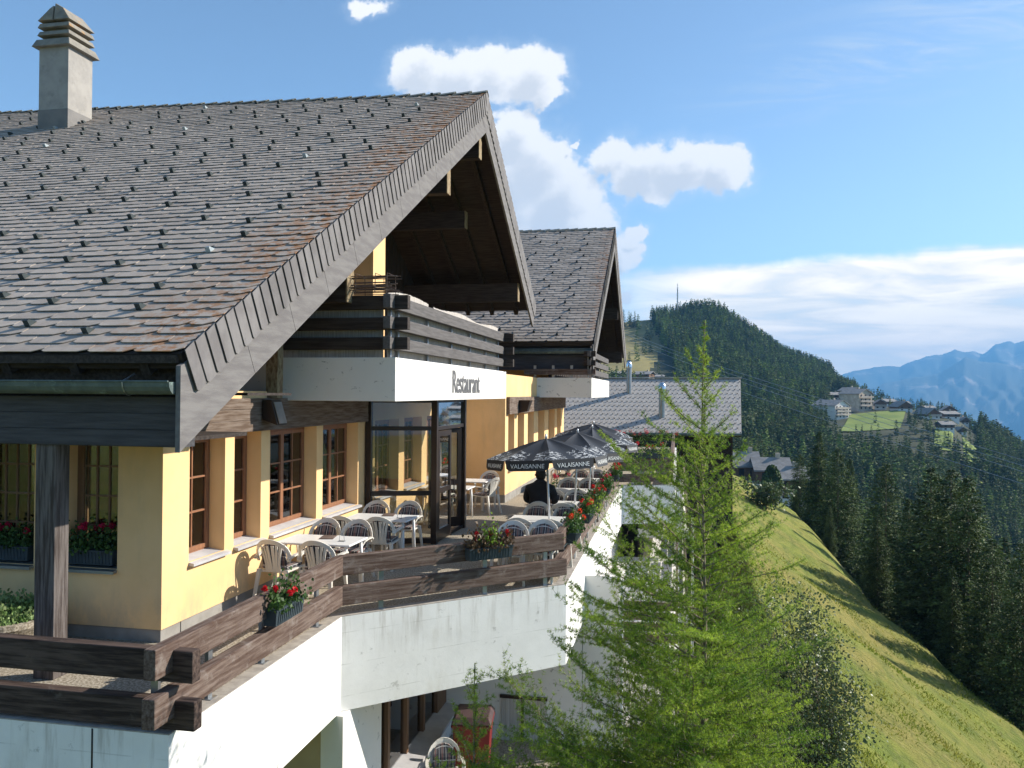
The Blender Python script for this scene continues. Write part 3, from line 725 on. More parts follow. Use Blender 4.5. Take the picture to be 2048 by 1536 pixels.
# ---- balcony
bal = MB(); XB = -4.02
bal.box((XF-.9, 11.40, 2.765), (XB, 11.50, 3.405)); bal.box((XB-.10, 11.502, 2.765), (XB, 19.27, 3.405)); bal.box((XF-.9, 11.51, 2.81), (XB-.11, 19.2, 2.92)); bal.box((XF-.9, 19.17, 2.765), (XB-.11, 19.27, 3.405))
bo = bal.build('balcony', WHITE2, main, off=O1, bevel=.006)
for z0, z1 in ((3.52, 3.70), (3.81, 3.99), (4.11, 4.31)):
    r1 = MB(); r1.box((XF-.8, 11.40, z0), (XB+.18, 11.52, z1)); r1.build('rail', MATS['dark_wood_x'], bo, off=O1, bevel=.006)
    r1 = MB(); r1.box((XB-.13, 11.22, z0+.002), (XB-.02, 19.3, z1+.002)); r1.build('rail', MATS['grey_wood_y'], bo, off=O1, bevel=.006)
    r1 = MB(); r1.box((XB-.6, 19.10, z0-.002), (XB+.20, 19.24, z1-.002)); r1.build('rail', MATS['dark_wood_x'], bo, off=O1, bevel=.006)
for y in (11.56, 11.9, 13.4, 14.9, 16.3, 17.7, 19.0):
    r1 = MB(); r1.box((XB-.17, y, 3.405), (XB-.135, y+.05, 4.33)); r1.build('baluster', STEEL, bo, off=O1)
sc_ = MB(); rnd = random.Random(5); y = 11.60
while y < 19.15:
    zt = 4.42+(.03*math.sin(y*2.1))-(.12 if 13.6 < y < 13.9 else 0)+rnd.uniform(-.006, .006); sc_.box((XB-.205, y, 3.41), (XB-.19, y+.024, zt)); y += .026
x = XF-.6
while x < XB-.25: sc_.box((x, 11.56, 3.41), (x+.024, 11.575, 4.25+.02*math.sin(x*5))); x += .026
sc_.build('reed_screen', REED, bo, off=O1)
SIGN = Matrix.Translation(Vector((XB+.002-O1[0], 15.52-O1[1], 3.075))) @ Euler((math.pi/2, 0, math.pi/2)).to_matrix().to_4x4()
sg = [text('Restaurant', .60, INK, main, Matrix.Translation(Vector((k*.0004, (k-2)*.010, 0))) @ SIGN, xs=.80) for k in range(5)]
base_ = sg[0].data; vv, ff = [], []
for q_ in sg:
    b_ = len(vv); vv += [tuple(v_.co) for v_ in q_.data.vertices]; ff += [tuple(b_+i_ for i_ in p_.vertices) for p_ in q_.data.polygons]
for q_ in sg: bpy.data.objects.remove(q_)
lm = MB(); lm.add(vv, ff); lm.build('lettering', INK, main)
# ---- glazed entrance porch
vb = MB()
def vpost(x, y, w=.11): vb.box((x-w/2, y-w/2, .0), (x+w/2, y+w/2, 2.76))
A = (XF+.07, 14.80); Bc = (-4.56, 15.22); Cc = (-4.52, 17.2)
for (x, y) in (A, Bc, Cc): vpost(x, y)
def vrail(a, b, z0, z1, w=.06): vb.beam((a[0], a[1], (z0+z1)/2), (b[0], b[1], (z0+z1)/2), w, z1-z0)
for z0, z1 in ((2.70, 2.76), (2.17, 2.25), (.93, 1.02), (.02, .12)): vrail(A, Bc, z0, z1)
for z0, z1 in ((2.70, 2.76), (2.17, 2.24), (.02, .06)): vrail(Bc, Cc, z0, z1)
vo = vb.build('porch_frame', BRONZE, main, off=O1)
gp_ = MB()
def vpane(a, b, z0, z1, M=gp_, w=.012): M.beam((a[0], a[1], (z0+z1)/2), (b[0], b[1], (z0+z1)/2), w, z1-z0)
for z0, z1 in ((2.25, 2.70), (1.02, 2.17), (.12, .93)): vpane(A, Bc, z0, z1)
vpane(Bc, Cc, 2.24, 2.70); gp_.build('porch_pane', GLASSV, vo, off=O1)
def leaf(a, b, nm):
    d = MB(); e = np.array(b)-np.array(a); L = np.linalg.norm(e); e /= L
    def rl(t0, t1, z0, z1, M, w=.05): M.beam((*(np.array(a)+e*t0), (z0+z1)/2), (*(np.array(a)+e*t1), (z0+z1)/2), w, z1-z0)
    rl(0, .09, .06, 2.15, d); rl(L-.09, L, .06, 2.15, d); rl(.09, L-.09, 2.05, 2.15, d); rl(.09, L-.09, .06, .26, d); rl(.09, L-.09, .95, 1.05, d)
    do = d.build(nm, BRONZE, main, off=O1); g_ = MB(); rl(.09, L-.09, .26, .95, g_, .012); rl(.09, L-.09, 1.05, 2.05, g_, .012); g_.build('pane', GLASSV, do, off=O1)
    h = MB(); q = np.array(a)+e*(L-.045); h.tube([(q[0]+.03, q[1], .95), (q[0]+.10, q[1], .95), (q[0]+.10, q[1], 1.15), (q[0]+.03, q[1], 1.15)], .012, 6); h.build('handle', BRONZE, do, off=O1)
leaf((-4.54, 15.32), (-4.50, 16.1), 'porch_door'); leaf((-4.54, 17.1), (-5.1, 16.6), 'porch_door')
pr = MB(); pr.box((XF, 14.9, 2.765), (-4.5, 17.25, 2.80)); pr.build('porch_ceiling', MATS['dark_wood_x'], main, off=O1)
# ---- floodlight
fl = empty('wall_floodlight', (XF+.11, 10.75, 2.62), 'black square floodlight fixed to the dark plank lintel below the white balcony', 'lamp')
m_ = MB(); m_.hexa([(0, -.14, -.12), (.24, -.14, -.20), (.24, .14, -.20), (0, .14, -.12), (0, -.14, .16), (.14, -.14, .16), (.14, .14, .16), (0, .14, .16)]); m_.build('housing', BRONZE, fl, bevel=.01)
m_ = MB(); m_.hexa([(.245, -.11, -.17), (.255, -.11, -.17), (.255, .11, -.17), (.245, .11, -.17), (.155, -.11, .13), (.165, -.11, .13), (.165, .11, .13), (.155, .11, .13)]); m_.build('lens', STEEL, fl)
# ---- bundle of canes stored on the balcony rail
cb = MB(); rnd = random.Random(8)
for i in range(26):
    z = 4.35+rnd.uniform(0, .24); y = 11.3+rnd.uniform(0, .35); cb.tube([(-5.0+rnd.uniform(-.1, .1), y, z), (-4.05+rnd.uniform(-.12, .08), y+rnd.uniform(-.05, .05), z+rnd.uniform(-.04, .04))], .007, 4)
for x in (-4.85, -4.6, -4.3, -4.12): cb.tube([(x, 11.28, 4.33), (x, 11.3, 4.62), (x, 11.65, 4.62), (x, 11.67, 4.33)], .006, 4)
tag(cb.build('cane_bundle', MATS['old_wood_x']), 'dark bundle of thin canes lying on the balcony corner rail', 'bundle')
# ============================================================ SECOND WING
O2 = (-4.47, 21.35, 0)
wing = empty('restaurant_wing', O2, 'second gabled wing beyond, slate roof and small white balcony with faded lettering', 'building')
pt2, xv2, S2_, ca2, sa2, smax2 = roof_parts(wing, O2, 26.5, 4.57, 35.1, 9.9, -2.66, -2.64, -14, TILE2, 50, .5, 8, Ye2=43.2, seed=9, hookparts=0)
W = MB(); XG = -4.47
WIN2 = [(21.75, 22.6), (23.1, 24.1), (24.7, 25.8), (26.6, 27.9), (28.8, 30.3), (30.9, 31.9)]
wallopen(W, 'y', XG, .4, 21.35, 32.8, .15, 2.36, [(a, b, .82, 2.32) for a, b in WIN2])
W.box((-9, 21.35, .15), (XG-.4, 21.7, 3.4)); W.box((XG-.4, 21.351, 2.36), (XG, 32.8, 3.4)); W.box((-9, 32.4, .15), (XG-.4, 32.8, 3.4)); W.box((-14, 28, 3.4), (-4.6, 43, 4.4))
W.build('rendered_wall', YELLOW, wing, off=O2)
Mp = MB(); Mp.box((-9, 21.33, 0), (XG+.01, 21.7, .2)); Mp.box((XG-.3, 21.7, 0), (XG+.01, 32.7, .2)); Mp.build('plinth', PLINTH, wing, off=O2)
Md = MB(); Md.box((XG-2.2, 21.8, 0), (XG-2.1, 32.3, 2.4)); Md.build('interior', DARKROOM, wing, off=O2)
for a, b in WIN2: window(wing, O2, 'y', XG, a, b, .82, 2.32, 1, 2, 3, WFRAME, (CURTAIN, [(b-.35, b-.1)]))
B = MB()
for k in range(3): B.box((XG+.002, 21.5, 2.33+.155*k), (XG+.09-.003*(k % 2), 32.7, 2.48+.155*k))
B.box((XG+.002, 21.51, 2.33), (XG+.08, 32.69, 2.79)); B.build('lintel_planks', BEAMW, wing, off=O2)
f = MB(); f.box((-14, 26.70, 3.66), (-2.78, 26.80, 4.14)); f.box((-14, 26.85, 4.14), (-2.80, 26.92, 4.45)); f.build('eave_fascia', FASC, wing, off=O2)
g = MB(); g.tube([(-14, 26.55, 4.26), (-2.72, 26.55, 4.26)], .085, 8); g.tube([(-14, 26.47, 4.34), (-2.70, 26.47, 4.34)], .012, 5); g.build('gutter', ZINC, wing, off=O2)
gw = MB(); y = 27
while y < 43:
    zt = 9.9-.62*abs(y-35.1)-.2
    if zt > 4: gw.box((-4.2-.015*(int(y/.25) % 2), y, 3.4), (-4.0-.015*(int(y/.25) % 2), y+.247, zt))
    y += .25
gw.build('gable_planks', MATS['dark_wood_z'], wing, off=O2)
ra = MB()
for X in (-3.1, -3.6): ra.beam(pt2(X, S2_-8.3/ca2, -.24, 1), pt2(X, S2_-.1, -.24, 1), .12, .17)
ra.build('rafter', MATS['dark_wood_y'], wing, off=O2)
for y, z in ((35.1, 8.5), (38.6, 6.4), (41.6, 4.5)):
    pu = MB(); pu.box((-4.4, y-.12, z-.05), (-2.75, y+.12, z+.5)); pu.build('purlin', MATS['dark_wood_x'], wing, off=O2)
XC = -2.70
bal = MB(); bal.box((-4.95, 26.30, 2.765), (XC, 26.40, 3.40)); bal.box((XC-.1, 26.402, 2.765), (XC, 33.1, 3.40)); bal.box((-4.95, 26.41, 2.8), (XC-.11, 33.0, 2.9))
bo2 = bal.build('balcony', WHITE2, wing, off=O2)
for z0, z1 in ((3.50, 3.68), (3.79, 3.97), (4.08, 4.26)):
    if z0 < 3.6: r1 = MB(); r1.box((-4.9, 26.30, z0), (XC+.12, 26.42, z1)); r1.build('rail', MATS['old_wood_x'], bo2, off=O2)
    else: r1 = MB(); r1.box((-2.95, 26.30, z0), (XC+.12, 26.42, z1)); r1.build('rail', MATS['dark_wood_x'], bo2, off=O2)
    r1 = MB(); r1.box((XC-.13, 26.2, z0+.002), (XC-.02, 33.1, z1+.002)); r1.build('rail', MATS['grey_wood_y'], bo2, off=O2)
for y in (26.6, 28.0, 29.5, 31, 32.5): r1 = MB(); r1.box((XC-.17, y, 3.4), (XC-.135, y+.05, 4.26)); r1.build('baluster', STEEL, bo2, off=O2)
for x in (-4.6, -4.0, -3.4): r1 = MB(); r1.box((x, 26.43, 3.4), (x+.08, 26.48, 3.8)); r1.build('baluster', STEEL, bo2, off=O2)
# the lettering on this board is faded past reading: only pale letter strokes are left
lt = MB(); rnd = random.Random(12); y = 27.3
while y < 32.4:
    z0 = 2.98+rnd.choice((0, 0, .05)); z1 = 3.20+rnd.choice((0, 0, .10)); lt.box((XC+.001, y, z0), (XC+.004, y+.07, z1))
    if rnd.random() < .6: lt.box((XC+.001, y+.08, z0+rnd.choice((0, .1, .16))), (XC+.004, y+.20, z0+rnd.choice((.2, .24))))
    y += rnd.choice((.26, .30, .34, .55))
lt.build('lettering', INKF, wing, off=O2)
pk = MB(); pk.hexa([(XG+.1, 22.8, 2.34), (XG+.32, 22.8, 2.38), (XG+.32, 23.1, 2.38), (XG+.1, 23.1, 2.34), (XG+.1, 22.75, 2.7), (XG+.42, 22.75, 2.7), (XG+.42, 23.15, 2.7), (XG+.1, 23.15, 2.7)])
tag(pk.build('wall_floodlight', BRONZE, bevel=.01), 'black floodlight on the lintel planks of the second wing', 'lamp')
# ============================================================ THIRD BUILDING: LOW SLATE ROOF
O3 = (-2, 47, 0)
low = empty('low_roof_building', O3, 'dark timber building with wide low light-grey slate roof at the end of the terrace', 'building')
a0, a1, b1, b0 = np.array((-9., 45.6, .70)), np.array((3.42, 46.6, .75)), np.array((3.72, 51.7, 3.84)), np.array((-9., 50.6, 3.8))
T = MB(); H = MB(); rows = 26; cols = 44; rnd = random.Random(4)
nrm = np.cross(a1-a0, b0-a0); nrm /= np.linalg.norm(nrm)
def rp(u, v): return (a0*(1-u)+a1*u)*(1-v)+(b0*(1-u)+b1*u)*v
for r in range(rows):
    for c in range(-1, cols):
        u0 = (c+(.5 if r % 2 else 0))/cols; u1 = u0+1/cols; u0 = max(u0, 0); u1 = min(u1, 1)
        if u1-u0 < .002: continue
        v0 = r/rows; v1 = min((r+1.35)/rows, 1); g = .0006; l0 = .015; l1 = .012
        p = [rp(u0+g, v0)+nrm*l0, rp(u1-g, v0)+nrm*l0, rp(u1-g, v1)+nrm*l1, rp(u0+g, v1)+nrm*l1]
        T.add(p+[q-nrm*.012 for q in p], [(0,1,2,3),(0,4,5,1),(1,5,6,2),(3,7,4,0)])
        if r % 2 == 0 and c % 1 == 0:
            q = rp(min(u0+(.25 if r % 4 else .75)/cols, 1), v0+.01)+nrm*.045; H.ob(q, (.026, 0, 0), (b0-a0)/np.linalg.norm(b0-a0)*.032, nrm*.016)
T.build('roof_tiles', TILE3, low, off=O3); o = H.build('snow_hooks', HOOK, low, off=O3); o['kind'] = 'stuff'
D = MB(); D.hexa([a0-nrm*.2, a1-nrm*.2, b1-nrm*.2, b0-nrm*.2, a0, a1, b1, b0]); D.hexa([b0+(0, 5, -3.2), b1+(0, 5, -3.2), b1-nrm*.2, b0-nrm*.2, b0+(0, 5, -3.0), b1+(0, 5, -3.0), b1+(0, .05, .02), b0+(0, .05, .02)]); D.build('roof_deck', MATS['dark_wood_x'], low, off=O3)
D = MB(); D.beam(b0+(0, 0, .06), b1+(.05, 0, .06), .25, .06); D.build('ridge_cap', TILE3, low, off=O3)
D = MB(); D.tube([a0+(0, -.08, -.04), a1+(0, -.08, -.04)], .08, 8); D.build('gutter', ZINC, low, off=O3)
D = MB(); D.box((-9, 47.3, -9), (3.0, 55.5, .9)); D.hexa([(-9, 47.31, .9), (3.0, 47.31, .9), (3.0, 55.4, .9), (-9, 55.4, .9), (-9, 50.2, 3.3), (3.0, 51.2, 3.3), (3, 51.9, 3.3), (-9, 50.9, 3.3)]); D.build('timber_wall', MATS['dark_wood_x'], low, off=O3)
for x in (-3.2, -1.2, .8, 2.4):
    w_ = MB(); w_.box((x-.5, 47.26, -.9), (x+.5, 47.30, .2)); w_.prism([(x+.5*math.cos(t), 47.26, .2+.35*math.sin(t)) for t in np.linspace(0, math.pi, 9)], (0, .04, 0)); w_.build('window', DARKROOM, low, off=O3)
for (px, y0, y1, rr) in ((1324, 832, 765, .19), (1258, 785, 722, .15)):
    # flue pipes standing on the slope
    r0 = ray(px, y0); t_ = (nrm @ (a0-CAM))/(nrm @ r0); p0 = CAM+r0*t_; h = (y0-y1)/F*t_*1.0
    c = MB(); c.tube([p0-(0, 0, .3), p0+(0, 0, h-.35)], rr, 14); q = c.build('flue_pipe', STEEL, low, off=O3, smooth=False)
    c = MB(); c.lathe([(rr*1.15, -.40), (rr*1.2, -.22), (rr*.9, -.10), (rr*.5, 0), (.001, .02)], tuple(p0+(0, 0, h)), 14); c.build('flue_cap', SHINY, q, off=O3, smooth=True)
# ============================================================ TERRACE
OT = (-3, 12, 0)
ter = empty('terrace', OT, 'long raised restaurant terrace with aggregate paving and tall white painted edge walls', 'terrace')
OUT = [(-20, 6.28), (-4.19, 6.28), (-4.24, 10.04), (-1.65, 12.50), (-1.72, 26.30), (-.06, 26.9), (-.06, 46), (-9, 46)]
def offs(poly, d):
    n = len(poly); out = []
    for i in range(n):
        p0, p1, p2 = [np.array(poly[(i+k) % n], float) for k in (-1, 0, 1)]
        e1 = (p1-p0)/np.linalg.norm(p1-p0); e2 = (p2-p1)/np.linalg.norm(p2-p1)
        n1 = np.array((-e1[1], e1[0])); n2 = np.array((-e2[1], e2[0])); b = n1+n2; b /= (b@n1); out.append(tuple(p1+b*d))
    return out
IN = offs(OUT, .16)
w = MB()
w.prism([(x, y, -1.22) for x, y in OUT], (0, 0, 1.215)); w.build('edge_wall', WHITE, ter, off=OT)
w = MB(); n = len(OUT)
for i in range(5):
    a, b, c, d = OUT[i], OUT[(i+1) % n], IN[(i+1) % n], IN[i]
    w.hexa([(*a, -.006), (*b, -.006), (*c, -.006), (*d, -.006), (*a, .004), (*b, .004), (*c, .004), (*d, .004)])
w.build('kerb', CURB, ter, off=OT)
w = MB(); w.prism([(x, y, -.004) for x, y in IN], (0, 0, .004)); w.build('paving', DECK, ter, off=OT)
jt = MB()
jt.box((-4.93, 6.276, -1.22), (-4.915, 6.279, -.01))
jt.build('wall_joint', DARKROOM, ter, off=OT)
# small drip hole marks are left to the paint stains
# ---- lower storey under the terrace
OL = (-4.1, 10, -3.6)
lowr = empty('lower_storey', OL, 'white and tan lower storey under the terrace with curtained windows', 'building')
w = MB(); w.box((-9, 9.92, -3.7), (-4.28, 10.2, -1.225)); w.build('tan_wall', mat('tan_render', (.46,.38,.24), (.42,.34,.21), 2, .9, .2, 40), lowr, off=OL)
w = MB(); w.box((-4.45, 9.90, -3.7), (-4.15, 11.3, -1.226)); w.box((-4.5, 15.25, -7), (-1.71, 15.55, -1.227)); w.box((-1.70, 15.25, -8.5), (-1.02, 15.55, -.46)); w.box((-2.3, 15.56, -8.5), (-2.0, 30, -1.228)); w.box((-4.45, 11.3, -3.7), (-4.2, 15.25, -3.0)); w.build('lower_wall', WHITE2, lowr, off=OL)
w = MB(); w.box((-5.6, 11.3, -3.0), (-5.5, 15.2, -1.23)); w.build('interior', DARKROOM, lowr, off=OL)
w = MB()
for y, t_ in ((11.32, .16), (12.0, .1), (12.9, .1), (13.8, .1), (14.65, .6)): w.box((-4.40, y, -3.0), (-4.30, y+t_, -1.23))
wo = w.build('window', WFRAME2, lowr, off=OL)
w = MB(); w.box((-4.36, 11.4, -3.0), (-4.355, 14.7, -1.23)); w.build('pane', GLASS, wo, off=OL)
w = MB()
for y in (11.55, 11.75, 12.3, 12.5, 13.15, 13.35, 14.1): w.box((-4.52, y, -2.95), (-4.50, y+.13, -1.3))
w.build('curtain', WCURT, wo, off=OL)
w = MB(); w.prism([(-4.4, 11.3, -2.98), (-4.0, 11.3, -3.02), (-4.0, 11.3, -3.07), (-4.4, 11.3, -3.07)], (0, 3.9, 0)); w.build('sill', CURBL, wo, off=OL)
w = MB(); w.box((-3.25, 15.20, -2.82), (-2.35, 15.245, -2.76)); w.box((-2.84, 15.20, -4.4), (-2.79, 15.245, -2.82)); wo = w.build('window', BRONZE, lowr, off=OL)
w = MB(); x = -3.22
while x < -2.4: w.box((x, 15.225+(.008 if int(x*20) % 2 else 0), -4.4), (x+.05, 15.24, -2.83)); x += .05
w.build('curtain', WCURT, wo, off=OL)
# floor slabs and timber balconies on the valley side farther along
for k, z in enumerate((-1.9, -4.7, -7.4)):
    w = MB(); w.box((-1.3, 28, z), (.4, 45, z+.28)); wo = w.build('floor_slab', WHITE2, lowr, off=OL)
    w = MB()
    for j in range(3): w.box((.30, 28, z+.38+.22*j), (.38, 45, z+.53+.22*j))
    w.build('rail', MATS['old_wood_y'], wo, off=OL)
for zf in (-2.55, -5.3, -8.0):
    w = MB(); w.box((-2.0, 18.0, zf-.2), (.04, 27.9, zf)); wo = w.build('floor_slab', WHITE2, lowr, off=OL)
    w = MB()
    for j in range(4): w.box((-1.5, 18.0, zf+.12+.23*j), (.02, 18.06, zf+.29+.23*j)); w.box((-.03, 18.07, zf+.12+.23*j), (.03, 27.5, zf+.29+.23*j))
    w.build('rail', MATS['old_wood_x'], wo, off=OL)
w = MB(); w.box((-1.30, 28.01, -9), (-1.2, 46, -1.3)); w.build('timber_wall', MATS['dark_wood_y'], lowr, off=OL)
w = MB(); w.box((-12, 9.9, -3.66), (-1.0, 15.3, -3.61)); w.build('lower_paving', DECK, lowr, off=OL)
def pipe(x, y, z0, z1, lab):
    m_ = MB(); m_.tube([(0, 0, z0), (0, 0, z1)], .045, 8); o = m_.build('downpipe', POLEW); o.location = (x, y, 0); tag(o, lab, 'pipe')
    return o
pipe(-1.0, 15.20, -9, -.5, 'slim white downpipe on the lower wall corner just behind the larch trunk')
pipe(.02, 26.8, -9, -.1, 'white downpipe at the far step of the terrace edge wall')
pipe(.5, 28.0, -9, -1.2, 'pale vertical post beside the lower timber balconies')
# ============================================================ RAILINGS
def railing(name, label, segs, posts, group='weathered plank railings of the terrace'):
    rt = empty(name, (segs[0][0][0], segs[0][0][1], 0), label, 'railing', group); off = tuple(rt.location)
    for (a, b, z0, z1, m, th) in segs:
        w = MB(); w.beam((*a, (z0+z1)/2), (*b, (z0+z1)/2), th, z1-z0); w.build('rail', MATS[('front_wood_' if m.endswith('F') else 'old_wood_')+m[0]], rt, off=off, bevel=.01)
    for (x, y, rz) in posts:
        w = MB(); c, s = math.cos(rz)*.035, math.sin(rz)*.035
        w.ob((x, y, .31), (c, s, 0), (-s*.55, c*.55, 0), (0, 0, .31)); w.box((x-.06, y-.06, 0), (x+.06, y+.06, .012)); w.build('post', STEEL, rt, off=off)
    return rt
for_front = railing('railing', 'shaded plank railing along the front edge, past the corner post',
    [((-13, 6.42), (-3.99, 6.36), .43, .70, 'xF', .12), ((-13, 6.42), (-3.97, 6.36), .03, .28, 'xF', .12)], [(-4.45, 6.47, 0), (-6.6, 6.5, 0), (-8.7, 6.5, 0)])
railing('railing', 'sunlit plank railing beside the yellow facade, between the near corner and the bend',
    [((-4.23, 6.06), (-4.29, 10.10), .52, .775, 'y', .11), ((-4.21, 6.02), (-4.29, 10.10), .135, .385, 'y', .12)], [(-4.33, 7.1, R(90)), (-4.35, 8.15, R(90)), (-4.37, 9.55, R(90))])
dg_ = np.array((-1.74+4.29, 12.50-10.10)); dg_ /= np.linalg.norm(dg_)
railing('railing', 'slanting plank railing in front of the umbrella tables, with a geranium box on it',
    [((-4.285, 10.08), (-1.72, 12.52), .52, .775, 'd', .11), ((-4.28, 10.07), (-1.68, 12.55), .135, .385, 'd', .12)],
    [(-4.25+dg_[0]*t+.0, 10.16+dg_[1]*t, R(43)) for t in (.5, 2.1, 3.15)])
railing('railing', 'plank railing on the valley edge with red geranium boxes hung outside',
    [((-1.78, 12.48), (-1.86, 26.2), .52, .775, 'y', .11), ((-1.78, 12.48), (-1.86, 26.2), .135, .385, 'y', .12)], [(-1.9, y, R(90)) for y in (13.2, 15.2, 17.2, 19.2, 21.2, 23.2, 25.2)])
railing('railing', 'far plank railing round the wider end of the terrace under the low roof',
    [((-1.85, 26.3), (-.2, 27.0), .45, .85, 'x', .11), ((-.2, 27.0), (-.2, 44), .45, .85, 'y', .11), ((-1.85, 26.3), (-.2, 27.0), .1, .35, 'x', .12), ((-.2, 27.0), (-.2, 44), .1, .35, 'y', .12)],
    [(-1.4, 26.6, 0), (-.3, 28, 0), (-.3, 32, 0), (-.3, 36, 0)])
# ============================================================ CHAIRS AND TABLES
def make_chair():
    t = empty('plastic_chair', (0, 0, 0))
    s = MB(); s.hexa([(-.21, -.20, .40), (.21, -.20, .40), (.23, .22, .415), (-.23, .22, .415), (-.22, -.20, .43), (.22, -.20, .43), (.24, .23, .445), (-.24, .23, .445)])
    s.build('seat', PLASTIC, t, bevel=.012)
    b = MB()
    def bp(u, z): # point on the back surface, leaning and gently curved
        k = (z-.43)/.45; return np.array((u, -.205-.10*k-.035*k*k+.10*(u/.27)**2*(.5+.5*k), z))
    def ring(pts, w, th=.022):
        for i in range(len(pts)-1):
            p, q = pts[i], pts[i+1]; d = np.array(q)-np.array(p); nn = np.array((-d[1], d[0])); nn = nn/np.linalg.norm(nn)*w/2
            c = []
            for o_ in (0, -th):
                for (P_, sg) in ((p, 1), (q, 1), (q, -1), (p, -1)):
                    a = bp(P_[0]+nn[0]*sg, P_[1]+nn[1]*sg); a[1] += o_; c.append(a)
            b.hexa([c[0], c[1], c[2], c[3], c[4], c[5], c[6], c[7]])
    arch = [(.245*math.cos(t_)*(1.0), .64+.225*math.sin(t_)) for t_ in np.linspace(math.pi, 0, 15)]
    arch = [(-.235, .56)]+arch+[(.235, .56)]; ring(arch, .045)
    # solid crest and fan of slats that narrows to the waist
    for u0, u1, v0, v1 in ((-.098, -.150, .025, .03), (-.062, -.098, .022, .028), (-.026, -.040, .030, .045), (.026, .040, .030, .045), (.062, .098, .022, .028), (.098, .150, .025, .03)):
        ring([(u0, .43), (u0*1.02, .52), ((u0+u1)/2, .66), (u1, .79)], (v0+v1)/2+.006, .014)
    ring([(-.20, .775), (-.12, .825), (0, .845), (.12, .825), (.20, .775)], .055, .018)
    ring([(-.12, .455), (.12, .455)], .07, .018)
    b.build('backrest', PLASTIC, t, smooth=False)
    for sx in (-1, 1):
        a = MB(); pts = [(sx*.245, -.255, .60), (sx*.275, -.12, .645), (sx*.29, .06, .655), (sx*.285, .18, .64), (sx*.262, .235, .58), (sx*.25, .235, .44)]
        for p, q in zip(pts[:-1], pts[1:]): a.beam(p, q, .052, .022, (1, 0, .001) if abs(p[2]-q[2]) > .1 else (0, 0, 1))
        a.build('armrest', PLASTIC, t)
        for (x0, y0, x1, y1) in ((.235, .225, .262, .27), (.205, -.215, .245, -.31)):
            l = MB(); l.hexa([(sx*x1-.016, y1-.02, 0), (sx*x1+.016, y1-.02, 0), (sx*x1+.016, y1+.016, 0), (sx*x1-.016, y1+.016, 0), (sx*x0-.03, y0-.03, .45), (sx*x0+.02, y0-.03, .45), (sx*x0+.02, y0+.02, .45), (sx*x0-.03, y0+.02, .45)])
            l.build('leg', PLASTIC, t)
    c = MB(); c.box((-.20, -.17, .446), (.20, .22, .485)); c.build('cushion', PLAID, t, bevel=.015)
    c = MB(); n = 8; pr = []
    for i in range(n+1): a_ = math.pi*i/n; pr.append((.185*math.cos(a_), .64+.185*math.sin(a_)))
    pr = [(.175, .49)]+pr+[(-.175, .49)]; f3 = [bp(u, z)+(0, .012, 0) for u, z in pr]; k3 = [bp(u, z)+(0, .045, 0) for u, z in pr]; m_ = len(pr)
    c.add(f3+k3, [tuple(range(m_)), tuple(range(2*m_-1, m_-1, -1))]+[(i, m_+i, m_+(i+1) % m_, (i+1) % m_) for i in range(m_)]); c.build('back_cushion', PLAID, t)
    return t
def make_table(w=1.15, d=.72):
    t = empty('terrace_table', (0, 0, 0))
    m_ = MB(); m_.box((-w/2, -d/2, .695), (w/2, d/2, .725)); m_.build('tabletop', TABLEW, t, bevel=.012)
    for sx in (-1, 1):
        for sy in (-1, 1):
            l = MB(); l.tube([(sx*(w/2-.09), sy*(d/2-.08), .695), (sx*(w/2-.06), sy*(d/2-.05), 0)], [.028, .018], 8); l.build('leg', TABLEW, t, smooth=True)
    return t
chair0 = make_chair(); table0 = make_table(); KID = {}
for c in col.objects:
    if c.parent: KID.setdefault(c.parent.name, []).append(c)
GC, GT = 'white plastic chairs on the terrace', 'white tables on the terrace'
used = {'c': False, 't': False}; rnd = random.Random(21)
def put(proto, key, x, y, rz, label, cat, group, z=0):
    o = proto if not used[key] else copy_tree(proto, None, KID); used[key] = True
    o.location = (x, y, z); o.rotation_euler = (0, 0, rz); tag(o, label, cat, group); return o
def chair(x, y, deg, label): return put(chair0, 'c', x, y, R(deg+rnd.uniform(-6, 6)), label, 'chair', GC)
def table(x, y, label, deg=0): return put(table0, 't', x, y, R(deg), label, 'table', GT)
# facing 0: sitter looks away from the viewer (chair back towards us); 180: towards us
chair(-5.43, 10.72, 0, 'plastic chair seen from behind, closest to the yellow wall at the nearest table')
chair(-4.84, 10.78, 0, 'plastic chair seen from behind at the nearest table, on the railing side')
chair(-5.45, 12.02, 180, 'plastic chair facing us behind the nearest table, tight under the window sill')
chair(-4.93, 12.02, 180, 'plastic chair with plaid cushion facing us behind the right end of the nearest table')
chair(-5.36, 12.95, 0, 'tan-backed chair at the porch-side table, next to the window sill')
chair(-4.78, 13.02, 0, 'tan-backed chair at the porch-side table, in front of the glazed porch corner')
chair(-5.45, 14.30, 180, 'chair with plaid back pad squeezed between window sill and glazed porch')
chair(-4.86, 14.35, 180, 'chair with plaid back pad facing us against the glazed porch side')
table(-5.12, 11.38, 'white table nearest the camera, close under the facade windows')
table(-5.05, 13.66, 'white table between the nearest table and the glazed porch')
chair(-5.2, 17.7, 0, 'plastic chair seen through the glazed porch, back towards us'); chair(-5.3, 19.0, 180, 'plastic chair behind the glazed porch facing us under the windows')
table(-5.2, 18.4, 'white table half hidden behind the glazed porch')
chair(-4.55, 19.4, 75, 'plastic chair side-on with dangling plaid cushion right of the open porch door')
chair(-4.75, 20.55, 180, 'white chair facing us against the orange shaded wall')
table(-5.15, 19.95, 'white table behind the porch door near the orange wall')
